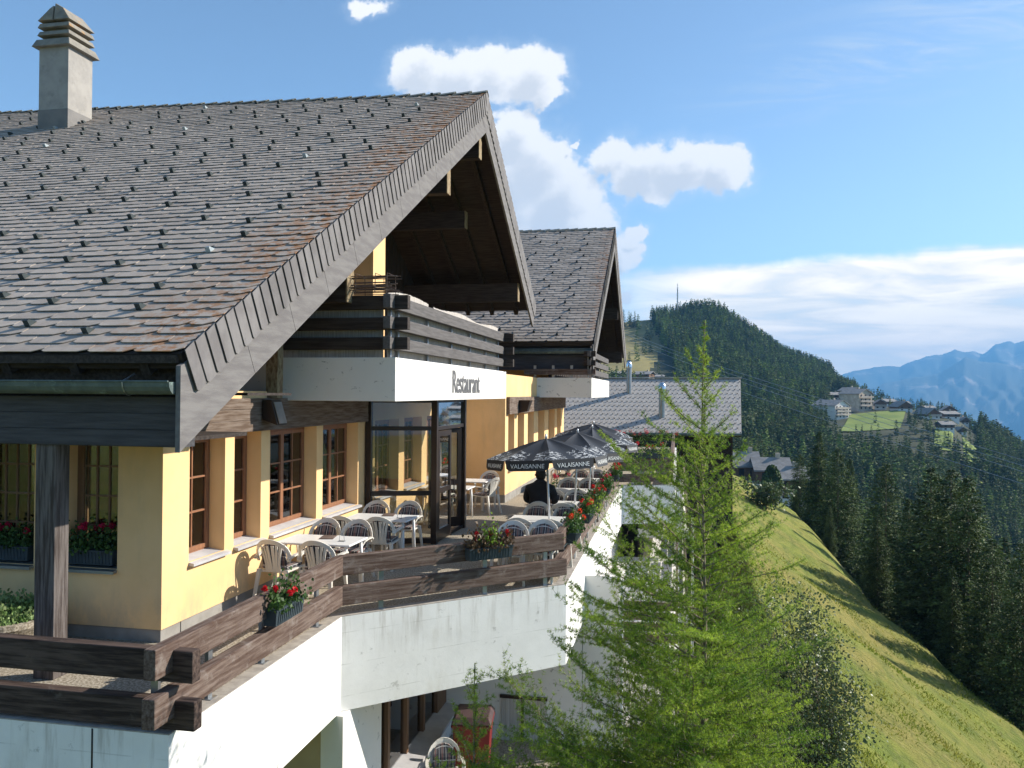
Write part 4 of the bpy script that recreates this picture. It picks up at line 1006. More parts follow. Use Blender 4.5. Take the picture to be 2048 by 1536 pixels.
rows = [(12.72, 180, 'nearest the slanting railing'), (13.45, 0, 'with tan backs just behind the first pair'), (14.85, 180, 'in front of the seated person'),
        (15.42, 0, 'at the table of the seated person'), (17.0, 180, 'facing the seated person across the table'), (17.75, 0, 'second row beyond the seated person'),
        (19.35, 180, 'under the third umbrella, facing us'), (20.1, 0, 'under the fourth umbrella, backs to us'), (21.7, 180, 'under the fourth umbrella, facing us')]
for y, d, w in rows:
    if y == 12.72: chair(-2.52, y-.25, d, 'white chair facing us just behind the flower box on the slanting railing'); chair(-1.98-.12, y, d, 'white chair facing us tucked in the railing corner'); continue
    chair(-2.55, y, d, 'umbrella-row chair on the facade side, '+w); chair(-2.08 if y > 15 else -2.0, y, d, 'umbrella-row chair on the valley side, '+w)
for y, w in ((14.12, 'under the nearest umbrella'), (16.25, 'in front of the seated person'), (18.5, 'under the third umbrella'), (20.9, 'under the fourth umbrella')):
    table(-2.28, y, 'white table '+w)
chair(-3.4, 24.4, 90, 'lone white chair beyond the umbrellas near the second facade'); chair(-2.6, 24.6, -90, 'lone white chair beyond the umbrellas near the valley railing')
table(-3.0, 24.5, 'white table in the sun beyond the last umbrella')
lc = copy_tree(chair0, None, KID); P0 = P(890, 1536, 13.1)
lc.location = (P0[0], P0[1], -3.61); lc.rotation_euler = (0, 0, R(200)); tag(lc, 'cream plastic chair standing on the lower level beside the red bin', 'chair', None)
if 'group' in lc: del lc['group']
# menu cards and small holders on the two near tables
for (x, y, lab) in ((-5.1, 11.55, 'brown folded menu card lying on the nearest table'), (-5.0, 13.9, 'brown folded menu card on the porch-side table')):
    m_ = MB(); m_.ob((0, 0, .006), (.10, .02, 0), (-.03, .15, 0), (0, 0, .005)); o = m_.build('menu_card', MATS['old_wood_x']); o.location = (x, y, .726); tag(o, lab, 'menu')
for (x, y, lab) in ((-4.78, 11.3, 'small wire stand on the nearest table'), (-4.7, 13.6, 'small wire stand on the porch-side table')):
    m_ = MB(); m_.tube([(-.04, 0, .004), (.04, 0, .004), (.03, 0, .09), (0, .01, .11), (-.03, 0, .09), (-.04, 0, .004)], .004, 5); m_.box((-.05, -.03, 0), (.05, .03, .006)); o = m_.build('wire_stand', STEEL); o.location = (x, y, .726); tag(o, lab, 'stand')
# ============================================================ UMBRELLAS
def make_umbrella():
    t = empty('parasol', (0, 0, 0)); n = 8; Rr = 1.04; zt, ze = 2.12, 1.80
    c = MB(); vs = []; fs = []; K = 7; J = 6
    # each gore sags between its two ribs
    for g in range(n):
        a0_, a1_ = 2*math.pi*(g-.5)/n, 2*math.pi*(g+.5)/n; b = len(vs)
        for i in range(K+1):
            r = i/K
            for j in range(J+1):
                u = j/J; e0 = np.array((math.cos(a0_), math.sin(a0_)))*r*Rr; e1 = np.array((math.cos(a1_), math.sin(a1_)))*r*Rr
                p = e0*(1-u)+e1*u; z = zt-(zt-ze)*(r**1.25)-.045*math.sin(math.pi*u)*math.sin(math.pi*min(r*.95, 1))*1.0
                vs.append((p[0], p[1], z))
        for i in range(K):
            for j in range(J): q = b+i*(J+1)+j; fs.append((q, q+J+1, q+J+2, q+1))
    c.add(vs, fs); c.build('canopy', UMBP, t, smooth=True)
    for g in range(n):
        a0_, a1_ = 2*math.pi*(g-.5)/n, 2*math.pi*(g+.5)/n
        p0 = np.array((math.cos(a0_)*Rr, math.sin(a0_)*Rr, ze)); p1 = np.array((math.cos(a1_)*Rr, math.sin(a1_)*Rr, ze)); out = np.array((math.cos((a0_+a1_)/2), math.sin((a0_+a1_)/2), 0))
        v = MB(); e = (p1-p0); dn = np.array((0, 0, -.17))+out*.03; q0 = p0+e*.02; q1 = p1-e*.02
        v.add([q0, q1, q1+dn*.75-e*.02, q1+dn-e*.10, q0+dn+e*.10, q0+dn*.75+e*.02], [(0,1,2,3,4,5)])
        vo = v.build('valance', UMB, t)
        xa = e/np.linalg.norm(e); za = -dn/np.linalg.norm(dn); na = np.cross(xa, za)
        Mx = Matrix(((xa[0], za[0], na[0], 0), (xa[1], za[1], na[1], 0), (xa[2], za[2], na[2], 0), (0, 0, 0, 1)))
        if na @ out < 0: xa = -xa; na = -na; Mx = Matrix(((xa[0], za[0], na[0], 0), (xa[1], za[1], na[1], 0), (xa[2], za[2], na[2], 0), (0, 0, 0, 1)))
        ctr = (q0+q1)/2+dn*.56+out*.006
        text('VALAISANNE', .10, INKW, vo, Matrix.Translation(Vector(ctr)) @ Mx, xs=1.0, ext=.001)
        r = MB(); r.tube([(0, 0, zt-.03), (math.cos(a0_)*Rr*.5, math.sin(a0_)*Rr*.5, zt-(zt-ze)*.42-.012), tuple(p0-(0, 0, .008))], .006, 5); r.build('rib', POLEW, t)
    p = MB(); p.tube([(0, 0, .03), (0, 0, 2.12)], .019, 10); p.tube([(0, 0, 2.12), (0, 0, 2.20)], [.03, .012], 10); p.build('pole', POLEW, t, smooth=True)
    b = MB(); b.lathe([(.24, 0), (.24, .05), (.06, .09), (.035, .35), (.0, .35)], n=20); b.build('base', BRONZE, t)
    return t
um = make_umbrella(); KU = {}
for c in col.objects:
    if c.parent: KU.setdefault(c.parent.name, []).append(c)
for i, (x, y, rz, tilt, lab) in enumerate(((-2.12, 14.05, 35, (-.045, -.03), 'nearest black parasol with white script, over the first umbrella table'), (-2.02, 16.4, 5, (.02, .03), 'second black parasol, over the seated person\'s table'),
        (-1.98, 18.7, 30, (0, .04), 'third black parasol with white ornament, overlapping the second'), (-2.15, 21.4, 12, (.03, .0), 'farthest black parasol, highest against the low slate roof'))):
    o = um if i == 0 else copy_tree(um, None, KU); o.location = (x, y, 0); o.rotation_euler = (tilt[0], tilt[1], R(rz)); tag(o, lab, 'parasol', 'black parasols over the tables')
# ============================================================ PERSON
def skinmesh(name, verts, edges, radii, m, parent, sub=2):
    me = bpy.data.meshes.new(name); me.from_pydata([tuple(v) for v in verts], edges, []); me.materials.append(m)
    o = bpy.data.objects.new(name, me); col.objects.link(o); o.parent = parent
    s = o.modifiers.new('skin', 'SKIN'); 
    for i, r in enumerate(radii):
        r = r if isinstance(r, tuple) else (r, r); me.skin_vertices[0].data[i].radius = r
    me.skin_vertices[0].data[0].use_root = True
    b = o.modifiers.new('sub', 'SUBSURF'); b.levels = b.render_levels = sub
    for p in me.polygons: p.use_smooth = True
    s.use_smooth_shade = True
    return o
pe = empty('person', (-2.58, 15.62, 0), 'seated person in a black jacket seen from behind under the umbrellas', 'person')
V = [(0,0,.52),(0,-.02,.72),(0,.0,.95),(0,.04,1.12),(0,.07,1.20),(0,.10,1.28),(0,.10,1.36)]; E_ = [(i, i+1) for i in range(6)]
Rd = [(.16,.12),(.155,.11),(.17,.11),(.12,.09),(.055,.055),(.075,.085),(.06,.07)]
for sx in (-1, 1):
    b = len(V); V += [(sx*.19,.03,1.09),(sx*.25,.12,.85),(sx*.16,.36,.77),(sx*.10,.43,.765)]; Rd += [.065,.052,.036,.028]; E_ += [(3, b), (b, b+1), (b+1, b+2), (b+2, b+3)]
    hb = b+3
    for k, (dx, L) in enumerate(((-.030,.062),(-.010,.072),(.010,.068),(.030,.054))):
        c0 = len(V); bx_ = sx*.10+dx; V += [(bx_,.475,.765),(bx_-sx*.004,.475+L*.6,.768),(bx_-sx*.008,.475+L,.755)]; Rd += [.010,.009,.008]; E_ += [(hb, c0), (c0, c0+1), (c0+1, c0+2)]
    c0 = len(V); V += [(sx*.06,.455,.765),(sx*.045,.49,.768)]; Rd += [.011,.009]; E_ += [(hb, c0), (c0, c0+1)]
    c0 = len(V); V += [(sx*.11,.05,.53),(sx*.15,.46,.54),(sx*.15,.50,.12),(sx*.15,.52,.05),(sx*.15,.64,.04)]; Rd += [.085,.06,.045,.04,.035]; E_ += [(0, c0), (c0, c0+1), (c0+1, c0+2), (c0+2, c0+3), (c0+3, c0+4)]
skinmesh('person_body', V, E_, Rd, SKIN, pe)
V = [(0,-.01,.56),(0,-.03,.72),(0,-.01,.95),(0,.03,1.10),(0,.045,1.19),(0,.06,1.25)]; E_ = [(0,1),(1,2),(2,3),(3,4),(4,5)]; Rd = [(.21,.16),(.215,.155),(.23,.15),(.19,.125),(.12,.11),(.095,.09)]
for sx in (-1, 1):
    b = len(V); V += [(sx*.22,.03,1.07),(sx*.285,.10,.84),(sx*.20,.33,.78)]; Rd += [.092,.078,.058]; E_ += [(3, b), (b, b+1), (b+1, b+2)]
skinmesh('jacket', V, E_, Rd, JACKET, pe)
V = [(0,0,.53)]; E_ = []; Rd = [(.17,.13)]
for sx in (-1, 1): b = len(V); V += [(sx*.12,.08,.54),(sx*.15,.46,.555),(sx*.15,.50,.14)]; Rd += [.10,.075,.06]; E_ += [(0, b), (b, b+1), (b+1, b+2)]
skinmesh('trousers', V, E_, Rd, TROUSER, pe)
hm_ = MB(); hm_.lathe([(.001, -.115), (.062, -.105), (.092, -.05), (.103, .0), (.102, .045), (.085, .085), (.05, .108), (.001, .116)], (0, .075, 1.325), 20); hm_.build('hair', HAIR, pe, smooth=True)
fc = MB(); fc.tube([(0, .19, 1.33), (0, .215, 1.30)], [.012, .016], 6); fc.tube([(-.10, .11, 1.31), (-.115, .10, 1.33)], .016, 6); fc.tube([(.10, .11, 1.31), (.115, .10, 1.33)], .016, 6); fc.build('face_features', SKIN, pe, smooth=True)
# ============================================================ FLOWERS
def leaves_np(rs, ctrs, size, flat=.5):
    n = len(ctrs); a = rs.uniform(0, 2*np.pi, n); el = rs.uniform(-.5, 1.2, n)*flat
    nrm = np.stack([np.cos(a)*np.cos(el), np.sin(a)*np.cos(el), np.sin(el)], -1); r2 = rs.normal(size=(n, 3)); u = np.cross(nrm, r2); u /= np.linalg.norm(u, axis=1)[:, None]; v = np.cross(nrm, u)
    s = (size*rs.uniform(.6, 1.3, n))[:, None]
    Vv = np.stack([ctrs-u*s, ctrs-v*s*.8+nrm*s*.15, ctrs+u*s, ctrs+v*s*.8+nrm*s*.15], 1).reshape(-1, 3); Q = np.arange(4*n).reshape(-1, 4)
    return Vv, Q
def flower_box(x, y, z, rz, label, seed, L=.62, nf=5, mats=(LEAFG, PETAL), group='geranium boxes on railings and sills', spread=.20, extra=None, bl=.035):
    rs = np.random.RandomState(seed); t = empty('flower_box', (x, y, z), label, 'flower box', group, rz)
    b = MB(); b.hexa([(-L/2+.02, -.065, 0), (L/2-.02, -.065, 0), (L/2-.02, .065, 0), (-L/2+.02, .065, 0), (-L/2, -.085, .17), (L/2, -.085, .17), (L/2, .085, .17), (-L/2, .085, .17)])
    b.box((-L/2-.008, -.093, .155), (L/2+.008, .093, .172)); k = -L/2+.06
    while k < L/2-.04: b.hexa([(k, -.072, .01), (k+.018, -.072, .01), (k+.018, -.06, .01), (k, -.06, .01), (k, -.092, .155), (k+.018, -.092, .155), (k+.018, -.075, .155), (k, -.075, .155)]); k += .045
    b.build('box', BOXG, t)
    n = 700; c = np.stack([rs.uniform(-1, 1, n)*(L/2+.02), rs.normal(0, .075, n), .17+np.abs(rs.normal(0, spread*.55, n))], -1); c[:, 2] -= np.abs(c[:, 1])*.3
    Vv, Q = leaves_np(rs, c, .024); np_mesh('leaves', Vv, Q, mats[0], t)
    if extra:
        n = 260; c = np.stack([rs.normal(extra[0], .07, n), rs.normal(0, .06, n), .2+np.abs(rs.normal(0, .13, n))], -1); Vv, Q = leaves_np(rs, c, .022); np_mesh('leaves', Vv, Q, extra[1], t)
    for i in range(nf):
        cx, cy, cz = rs.uniform(-L/2, L/2), rs.uniform(-.13, .1), .17+spread*rs.uniform(.6, 1.15)
        n = 70; d = rs.normal(size=(n, 3)); d /= np.linalg.norm(d, axis=1)[:, None]; c = np.array((cx, cy, cz))+d*bl*rs.uniform(.5, 1, (n, 1)); Vv, Q = leaves_np(rs, c, .013, 1)
        np_mesh('blossom', Vv, Q, mats[1], t)
    return t
flower_box(-4.17, 8.3, .44, R(90), 'grey ribbed flower box with red geraniums hooked on the sunlit side railing', 1, L=.66, nf=6)
c_ = np.array((-4.285, 10.08))+dg_*2.18
flower_box(c_[0]+.07, c_[1]-.09, .54, R(43.5), 'flower box with bronze and lime foliage and red blossoms on the slanting railing', 2, L=.72, nf=6, mats=(LEAFB, PETAL), extra=(.02, LEAFY))
for i, (y, lab, m_) in enumerate(((13.5, 'orange and red geranium box hung outside the valley railing, the nearest one there', PETALO), (15.6, 'red geranium box on the valley railing level with the seated person', PETAL), (17.6, 'red geranium box on the valley railing level with the third parasol', PETAL), (19.8, 'crimson geranium box on the valley railing beside the fourth parasol', PETALP), (23.0, 'geranium box on the valley railing beyond the parasols', PETAL))):
    flower_box(-1.66, y, .50, R(90), lab, 10+i, L=.8, nf=6, mats=(LEAFG, m_), spread=.26, bl=.045)
flower_box(-2.9, 23.4, .0, 0, 'crimson geranium trough standing on the paving behind the parasol tables', 20, L=1.2, nf=8, mats=(LEAFG, PETALP), spread=.4, bl=.06)
flower_box(-1.0, 26.55, .85, R(23), 'geranium box on the far stepped railing, half behind the larch', 22, L=1.3, nf=9, spread=.3, bl=.07)
flower_box(-2.4, 44.2, .25, 0, 'red geranium trough in front of the low slate roof, left of the pair', 23, L=1.9, nf=9, spread=.5, bl=.11)
flower_box(-.9, 44.2, .25, 0, 'red geranium trough in front of the low slate roof, right of the pair', 24, L=1.9, nf=8, spread=.5, bl=.11)
flower_box(-6.76, YF+.09, .85, 0, 'flower box with crimson geraniums on the front sill right of the corner post', 30, L=.62, nf=7, mats=(LEAFG, PETALP), spread=.26, bl=.045)
flower_box(-7.95, YF+.09, .85, 0, 'flower box with one crimson bloom on the front sill left of the corner post', 31, L=.72, nf=3, mats=(LEAFG, PETALP), spread=.24, bl=.045)
# round planter at the left edge
pl = empty('planter', (-7.32, 7.86, 0), 'low round exposed-aggregate planter with pale green plants left of the corner post', 'planter')
b = MB(); b.lathe([(.001, .0), (.30, .0), (.40, .14), (.52, .30), (.55, .34), (.55, .40), (.48, .40), (.46, .33), (.001, .33)], n=32); b.build('bowl', DECK, pl, smooth=False)
rs = np.random.RandomState(4); n = 2600; a = rs.uniform(0, 2*np.pi, n); r = .50*np.sqrt(rs.uniform(0, 1, n)); c = np.stack([r*np.cos(a), r*np.sin(a), .36+(.28+.08*np.sin(a*3))*rs.uniform(0, 1, n)*(1-(r/.60)**2)], -1)
Vv, Q = leaves_np(rs, c, .022); np_mesh('leaves', Vv, Q, mat('pale_plant_leaf', (.14,.24,.07), (.32,.40,.18), 6, .6, island=.4, trans=.3), pl)
# red bin
q = P(946, 1536, 14.0); bn = empty('wheelie_bin', (q[0], q[1], -3.61), 'red plastic wheelie bin on the lower level beside the curtained window', 'bin', rz=R(8))
b = MB(); b.hexa([(-.26, -.26, .05), (.26, -.26, .05), (.26, .28, .05), (-.26, .28, .05), (-.32, -.33, .98), (.32, -.33, .98), (.32, .36, .98), (-.32, .36, .98)]); b.box((-.34, -.35, .94), (.34, .38, .99)); b.build('body', BINRED, bn, bevel=.02)
b = MB(); b.hexa([(-.34, -.37, 1.0), (.34, -.37, 1.0), (.34, .40, 1.0), (-.34, .40, 1.0), (-.28, -.25, 1.09), (.28, -.25, 1.09), (.28, .36, 1.09), (-.28, .36, 1.09)]); b.build('lid', mat('bin_lid', (.07,.05,.055), (.10,.06,.06), 3, .4), bn, bevel=.015)
for sx in (-1, 1): b = MB(); b.tube([(sx*.22, .30, .09), (sx*.28, .30, .09)], .09, 14); b.build('wheel', UMB, bn)
b = MB(); b.tube([(-.3, .42, .98), (.3, .42, .98)], .015, 6); b.build('handle', UMB, bn)
# ============================================================ FOREGROUND LARCH
def larch(name, base, top, spread, label, seed, zlo, nb, dens=1., prof=None):
    rs = np.random.RandomState(seed); t = empty(name, tuple(base), label, 'tree'); base = np.array(base, float); top = np.array(top, float)-base; H = top[2]
    W_ = MB(); pts = []
    for i in range(22):
        k = i/21; pts.append((top[0]*k+.02*math.sin(k*19), top[1]*k+.02*math.cos(k*15), H*k))
    W_.tube(pts, [max(.005, .062*(1-k/21*.97)) for k in range(22)], 8); W_.build('trunk', LARCHW, t, smooth=True)
    Wb = MB(); NP = []; ND = []
    def twig(p, d, L, r, up, needles=True, n=None):
        n = n or max(4, int(L/.05)); pt = [p.copy()]; d = d/np.linalg.norm(d)
        for i in range(n):
            d = d+np.array((0, 0, up/n))+rs.normal(0, .05, 3); d /= np.linalg.norm(d); pt.append(pt[-1]+d*L/n)
        Wb.tube(pt, [max(.0012, r*(1-i/n*.85)) for i in range(n+1)], 3 if r < .006 else 5, cap=False)
        if needles:
            for i in range(n):
                a, b = pt[i], pt[i+1]; m = max(1, int(L/n/.011*dens)); u = rs.uniform(0, 1, (m, 1)); NP.append(a+(b-a)*u); ND.append(np.repeat(((b-a)/np.linalg.norm(b-a))[None], m, 0))
        return pt
    # leader
    twig(np.array(pts[-3]), np.array(pts[-1])-np.array(pts[-3]), np.linalg.norm(np.array(pts[-1])-np.array(pts[-3]))*.98, .004, 0.0)
    for _ in range(3): NP.append(np.array(pts[-4])+(np.array(pts[-1])-np.array(pts[-4]))*rs.uniform(0, 1, (110, 1))); ND.append(np.repeat(np.array([[0, 0, 1.]]), 110, 0))
    for b in range(nb):
        k = (b+rs.uniform(0, .8))/nb; dz = .16+(zlo-.16)*k**.72; z = H-dz; tk = z/H; p = np.array((top[0]*tk, top[1]*tk, z))
        L = spread*prof(dz)*rs.uniform(.6, 1.12); az = b*2.399+rs.uniform(-.5, .5); L *= 1.06-.20*math.cos(az); up0 = 1.35*math.exp(-dz*.75)+.12+rs.uniform(-.15, .15)
        d = np.array((math.cos(az), math.sin(az), up0)); pt = twig(p, d, L, .004+.0052*L, .40 if dz > 1.2 else .55, needles=True, n=max(6, int(L/.07)))
        side = 1
        for i in range(1, len(pt)-1):
            u = i/len(pt)
            if u < .10: continue
            dd = pt[i+1]-pt[i]; dd /= np.linalg.norm(dd)
            for _ in range(1 if rs.rand() < .55 else 2):
                side = -side; hz = np.cross(dd, (0, 0, 1)); hz /= np.linalg.norm(hz)+1e-9; l = L*rs.uniform(.16, .42)*(1.05-u*.75)+.05
                sd = dd*.75+hz*side*rs.uniform(.5, 1.)+np.array((0, 0, rs.uniform(-.30, .30))); q_ = twig(pt[i], sd, l, .0026, .15)
                if l > .26:
                    for j in range(1, len(q_)-1, 2):
                        e = q_[j+1]-q_[j]; e /= np.linalg.norm(e); hz2 = np.cross(e, (0, 0, 1)); hz2 /= np.linalg.norm(hz2)+1e-9
                        twig(q_[j], e*.8+hz2*rs.choice([-1, 1])*rs.uniform(.4, .9)+np.array((0, 0, rs.uniform(-.2, .3))), l*rs.uniform(.25, .45), .0018, .1)
    Wb.build('branches', LARCHW, t)
    C_ = np.concatenate(NP); D = np.concatenate(ND); sel = rs.rand(len(C_)) < .42; C_ = C_[sel]; D = D[sel]; K = 8; C_ = np.repeat(C_, K, 0); D = np.repeat(D, K, 0); n = len(C_)
    r = rs.normal(size=(n, 3)); r -= D*np.sum(r*D, 1)[:, None]; r /= np.linalg.norm(r, axis=1)[:, None]; nd = r*.9+D*rs.uniform(.0, .8, (n, 1)); nd /= np.linalg.norm(nd, axis=1)[:, None]
    Ln = rs.uniform(.020, .036, (n, 1)); wv = np.cross(nd, rs.normal(size=(n, 3))); wv /= np.linalg.norm(wv, axis=1)[:, None]; wv *= .0019
    Vv = np.stack([C_-wv, C_+wv, C_+nd*Ln+wv*.5, C_+nd*Ln-wv*.5], 1).reshape(-1, 3); np_mesh('needles', Vv, np.arange(4*n).reshape(-1, 4), NEEDLE, t)
    print(name, 'needles', n); return t
tp = P(1409, 640, 8.0); bb = P(1404, 1536, 8.0)
larch('larch_tree', (bb[0]+.0, bb[1], -8.2), tp, 1.0, 'tall young larch with bright green needles in front of the terrace corner', 7, 5.9, 158, 1.1, lambda d: float(np.interp(d, [0, .45, .6, 1.0, 1.6, 2.5, 3.7, 6], [.07, .12, .34, .45,   .78, 1.12, 1.52, 2.2])))
tp2 = P(950, 1325, 7.4); larch('larch_tree', (tp2[0]+.16, tp2[1]-.05, -8.2), tp2, .8, 'small larch tip with yellow-green shoots in front of the red bin', 12, 2.2, 34, 1.3, lambda d: .10+.42*d)
# bare twigs whose tops end just below the picture and shade the white wall
q_ = MB(); rnd = random.Random(6)
for i in range(16):
    x, y = -3.8+rnd.uniform(-.15, .25), 6.9+rnd.uniform(-.5, .5); p = np.array((-3.7, 7.0, -3.6)); e = np.array((x, y, -.62+rnd.uniform(-.5, .0)))
    pts = [p+(e-p)*k+np.array((math.sin(i+k*4)*.08, math.cos(i*2+k*4)*.08, 0))*k for k in np.linspace(0, 1, 8)]; q_.tube(pts, [.014*(1-.75*k) for k in np.linspace(0, 1, 8)], 4)
    for _ in range(4): k = rnd.randint(3, 6); d_ = np.array((rnd.uniform(-.12, .12), rnd.uniform(-.2, .2), rnd.uniform(.15, .3))); f_ = pts[k]+d_; f_[2] = min(f_[2], -.6); q_.tube([pts[k], f_], [.006, .002], 3)
tag(q_.build('bare_shrub', BARK), 'leafless twiggy shrub growing against the white wall below the near corner', 'shrub')
# ============================================================ SHRUBS ON THE SLOPE
def shrub(px, zc, h, w, label, seed, n=5200, size=.035, kind='shrub', m=None):
    q = P(px, 1500, zc); x, y = q[0], q[1]; z = gz(x, y); h = max(P(px, h, zc)[2]-z, 1.) if h > 100 else h; t = empty(kind, (x, y, z), label, 'shrub', None); rs = np.random.RandomState(seed)
    b = MB(); ends = []
    for i in range(9):
        a = rs.uniform(0, 2*np.pi); L = h*rs.uniform(.6, .98); dx, dy = math.cos(a)*w*rs.uniform(.1, .45), math.sin(a)*w*rs.uniform(.1, .45)
        pts = [(dx*k**1.3, dy*k**1.3, L*k) for k in np.linspace(0, 1, 7)]; b.tube(pts, [.03*(1-.9*k) for k in np.linspace(0, 1, 7)], 5)
        for _ in range(14): k = rs.uniform(.3, 1); p = np.array((dx*k**1.3, dy*k**1.3, L*k)); e = p+rs.normal(0, .13, 3)*np.array((w, w, .8)); ends.append(e); b.tube([p, e], [.008, .003], 3)
    b.build('stems', BARK, t); ends = np.array(ends); c = ends[rs.randint(0, len(ends), n)]+rs.normal(0, 1, (n, 3))*.11*min(w, 2); Vv, Q = leaves_np(rs, c, size, 1.); np_mesh('leaves', Vv, Q, m or SHRUBL, t)
shrub(1580, 17.5, 1135, 1.7, 'tall loose shrub with small shiny grey-green leaves right of the larch', 1, 12000, .03)
shrub(1650, 16.5, 1290, 1.5, 'lower shiny-leaved shrub on the grass at the frame bottom', 2, 8000, .03)
shrub(1500, 18, 1220, 1.6, 'shiny-leaved shrub mostly hidden behind the larch', 3, 6000, .028)
shrub(1530, 62, 2.2, 3.5, 'small green bush at the top of the grass slope beside the far chalets', 4, 1600, .11)
# grass tussocks on the slope
rs = np.random.RandomState(9); n = 60000; pxs = rs.uniform(1380, 2150, n); zz = 12*(48/12)**rs.uniform(0, 1, n); c, s = math.cos(YAW), math.sin(YAW); xr = (pxs-1024)/F*zz; X = xr*c-zz*s; Y = xr*s+zz*c
e = 11+np.clip(50-Y, 0, 25)*.35; keep = (X > .8) & (X < e+6) & (np.sin(X*1.7+np.sin(Y*.9)*2)+np.sin(Y*.8+X*.6)+rs.normal(0, .7, n) > .55); X, Y, zz = X[keep], Y[keep], zz[keep]; n = len(X); Z = ground(X, Y)-.02; C_ = np.stack([X, Y, Z], -1)
a = rs.uniform(0, 2*np.pi, n); w_ = (.006+.0003*zz)[:, None]*np.stack([np.cos(a), np.sin(a), 0*a], -1); h_ = np.stack([rs.normal(0, .06, n), rs.normal(0, .06, n), rs.uniform(.04, .13, n)], -1)
Vv = np.stack([C_-w_*2, C_+w_*2, C_+h_+w_*.2, C_+h_-w_*.2], 1).reshape(-1, 3)
o = np_mesh('slope_grass', Vv, np.arange(4*n).reshape(-1, 4), mat('grass_blades', (.18,.23,.028), (.29,.28,.05), .45, .9, island=.15, trans=.4)); tag(o, 'rough green and straw grass covering the steep slope', 'grass', kind='stuff')
# ============================================================ CONIFERS
def conifer_np(h, rad, rs, dz=.3, per=9, cards=16, size=.16, lo=.06, powr=.8, drop=.35, wid=.38):
    P_, D_, S_ = [], [], []; z = h*.985
    while z > h*lo:
        k = 1-z/h; L0 = rad*(k**powr)*(1-.25*max(0, k-.82)/.18)+.05; m = max(3, int(per*(.45+.55*min(1, k*2))))
        for i in range(m):
            a = rs.uniform(0, 2*np.pi); L = L0*rs.uniform(.68, 1.14); d = np.array((math.cos(a), math.sin(a))); nn = max(3, int(cards*(.3+.7*L/rad)))
            u = rs.uniform(.08, 1, nn)**.8; zz_ = z-L*drop*u+L*.22*u*u; lat = rs.normal(0, .13*L+.02, nn)*(1.1-u*.8)
            px_ = d[0]*L*u-d[1]*lat; py_ = d[1]*L*u+d[0]*lat; P_.append(np.stack([px_, py_, zz_+rs.normal(0, .05, nn)], -1))
            dd = np.stack([d[0]+rs.normal(0, .55, nn), d[1]+rs.normal(0, .55, nn), rs.normal(-.15, .35, nn)], -1); D_.append(dd/np.linalg.norm(dd, axis=1)[:, None]); S_.append(size*rs.uniform(.6, 1.3, nn)*(.6+.4*k))
        z -= dz*rs.uniform(.7, 1.3)
    Pp, D, S = np.concatenate(P_), np.concatenate(D_), np.concatenate(S_)[:, None]
    w = np.cross(D, rs.normal(size=D.shape)*np.array((.5, .5, 1))); w /= np.linalg.norm(w, axis=1)[:, None]; w *= S*wid
    top = np.array([(0, 0, h*.93)]); return np.stack([Pp-D*S*.6, Pp+w, Pp+D*S*1.1, Pp-w], 1).reshape(-1, 3)
def conifer_proto(name, h, rad, seed, m, tr=.16, **k):
    rs = np.random.RandomState(seed); V = conifer_np(h, rad, rs, **k); t = empty(name, (0, 0, 0))
    b = MB(); b.tube([(0, 0, -1.2), (0, 0, h*.4), (0, 0, h*.8), (0, 0, h)], [tr, tr*.7, tr*.25, .01], 7); b.build('trunk', BARK, t)
    np_mesh('crown', V, np.arange(len(V)).reshape(-1, 4), m, t); return t
BIG = [conifer_proto('spruce_tree', 14, r, 40+i, SPRUCE, dz=.15, per=14, cards=36, size=.17, powr=pw) for i, (r, pw) in enumerate(((2.9, .60), (3.2, .55), (2.6, .66)))]
KB = {}
for c in col.objects:
    if c.parent: KB.setdefault(c.parent.name, []).append(c)
big = [(1638, 872, 80, 1.1), (1600, 915, 88, 1.0), (1676, 905, 72, 1.1), (1772, 935, 60, 1.15), (1818, 1005, 55, 1.0), (1862, 941, 49, 1.15), (1902, 943, 46.5, 1.15),
       (1937, 960, 44, 1.0), (1985, 1085, 40, 1.0), (2046, 1092, 37, 1.0), (1700, 925, 82, .9), (1660, 1020, 66, .8), (1590, 985, 78, .8), (2010, 1080, 66, .9), (2035, 1190, 46, .9), (1755, 1040, 52, .9), (1905, 1140, 42, .9)]
LABB = ['on the grass edge', 'behind the front row']
usedb = [False]*3
def names_for(px):
    return px
big.sort(key=lambda b: b[0])
for i, (px, yt, zc, wf) in enumerate(big):
    q = P(px, yt-10, zc); x, y = q[0], q[1]; z = gz(x, y)-.5; h = q[2]-z; k = i % 3
    o = BIG[k] if not usedb[k] else copy_tree(BIG[k], None, KB); usedb[k] = True
    s = h/14; o.location = (x, y, z); o.scale = (s*wf, s*wf, s); o.rotation_euler = (0, 0, i*1.7)
    ordn = ['leftmost', 'second', 'third', 'fourth', 'fifth', 'sixth', 'seventh', 'eighth', 'ninth', 'tenth', 'eleventh', 'twelfth', 'thirteenth', 'fourteenth', 'fifteenth', 'sixteenth', 'seventeenth', 'eighteenth', 'nineteenth', 'twentieth', 'twenty-first', 'twenty-second', 'rightmost'][i if i < len(big)-1 else 22]
    tag(o, '%s spruce from the left in the dark spruce row %s' % (ordn, 'along the grass edge' if zc < 62 else 'below the far chalets'), 'tree', 'dark spruces along the grass slope')
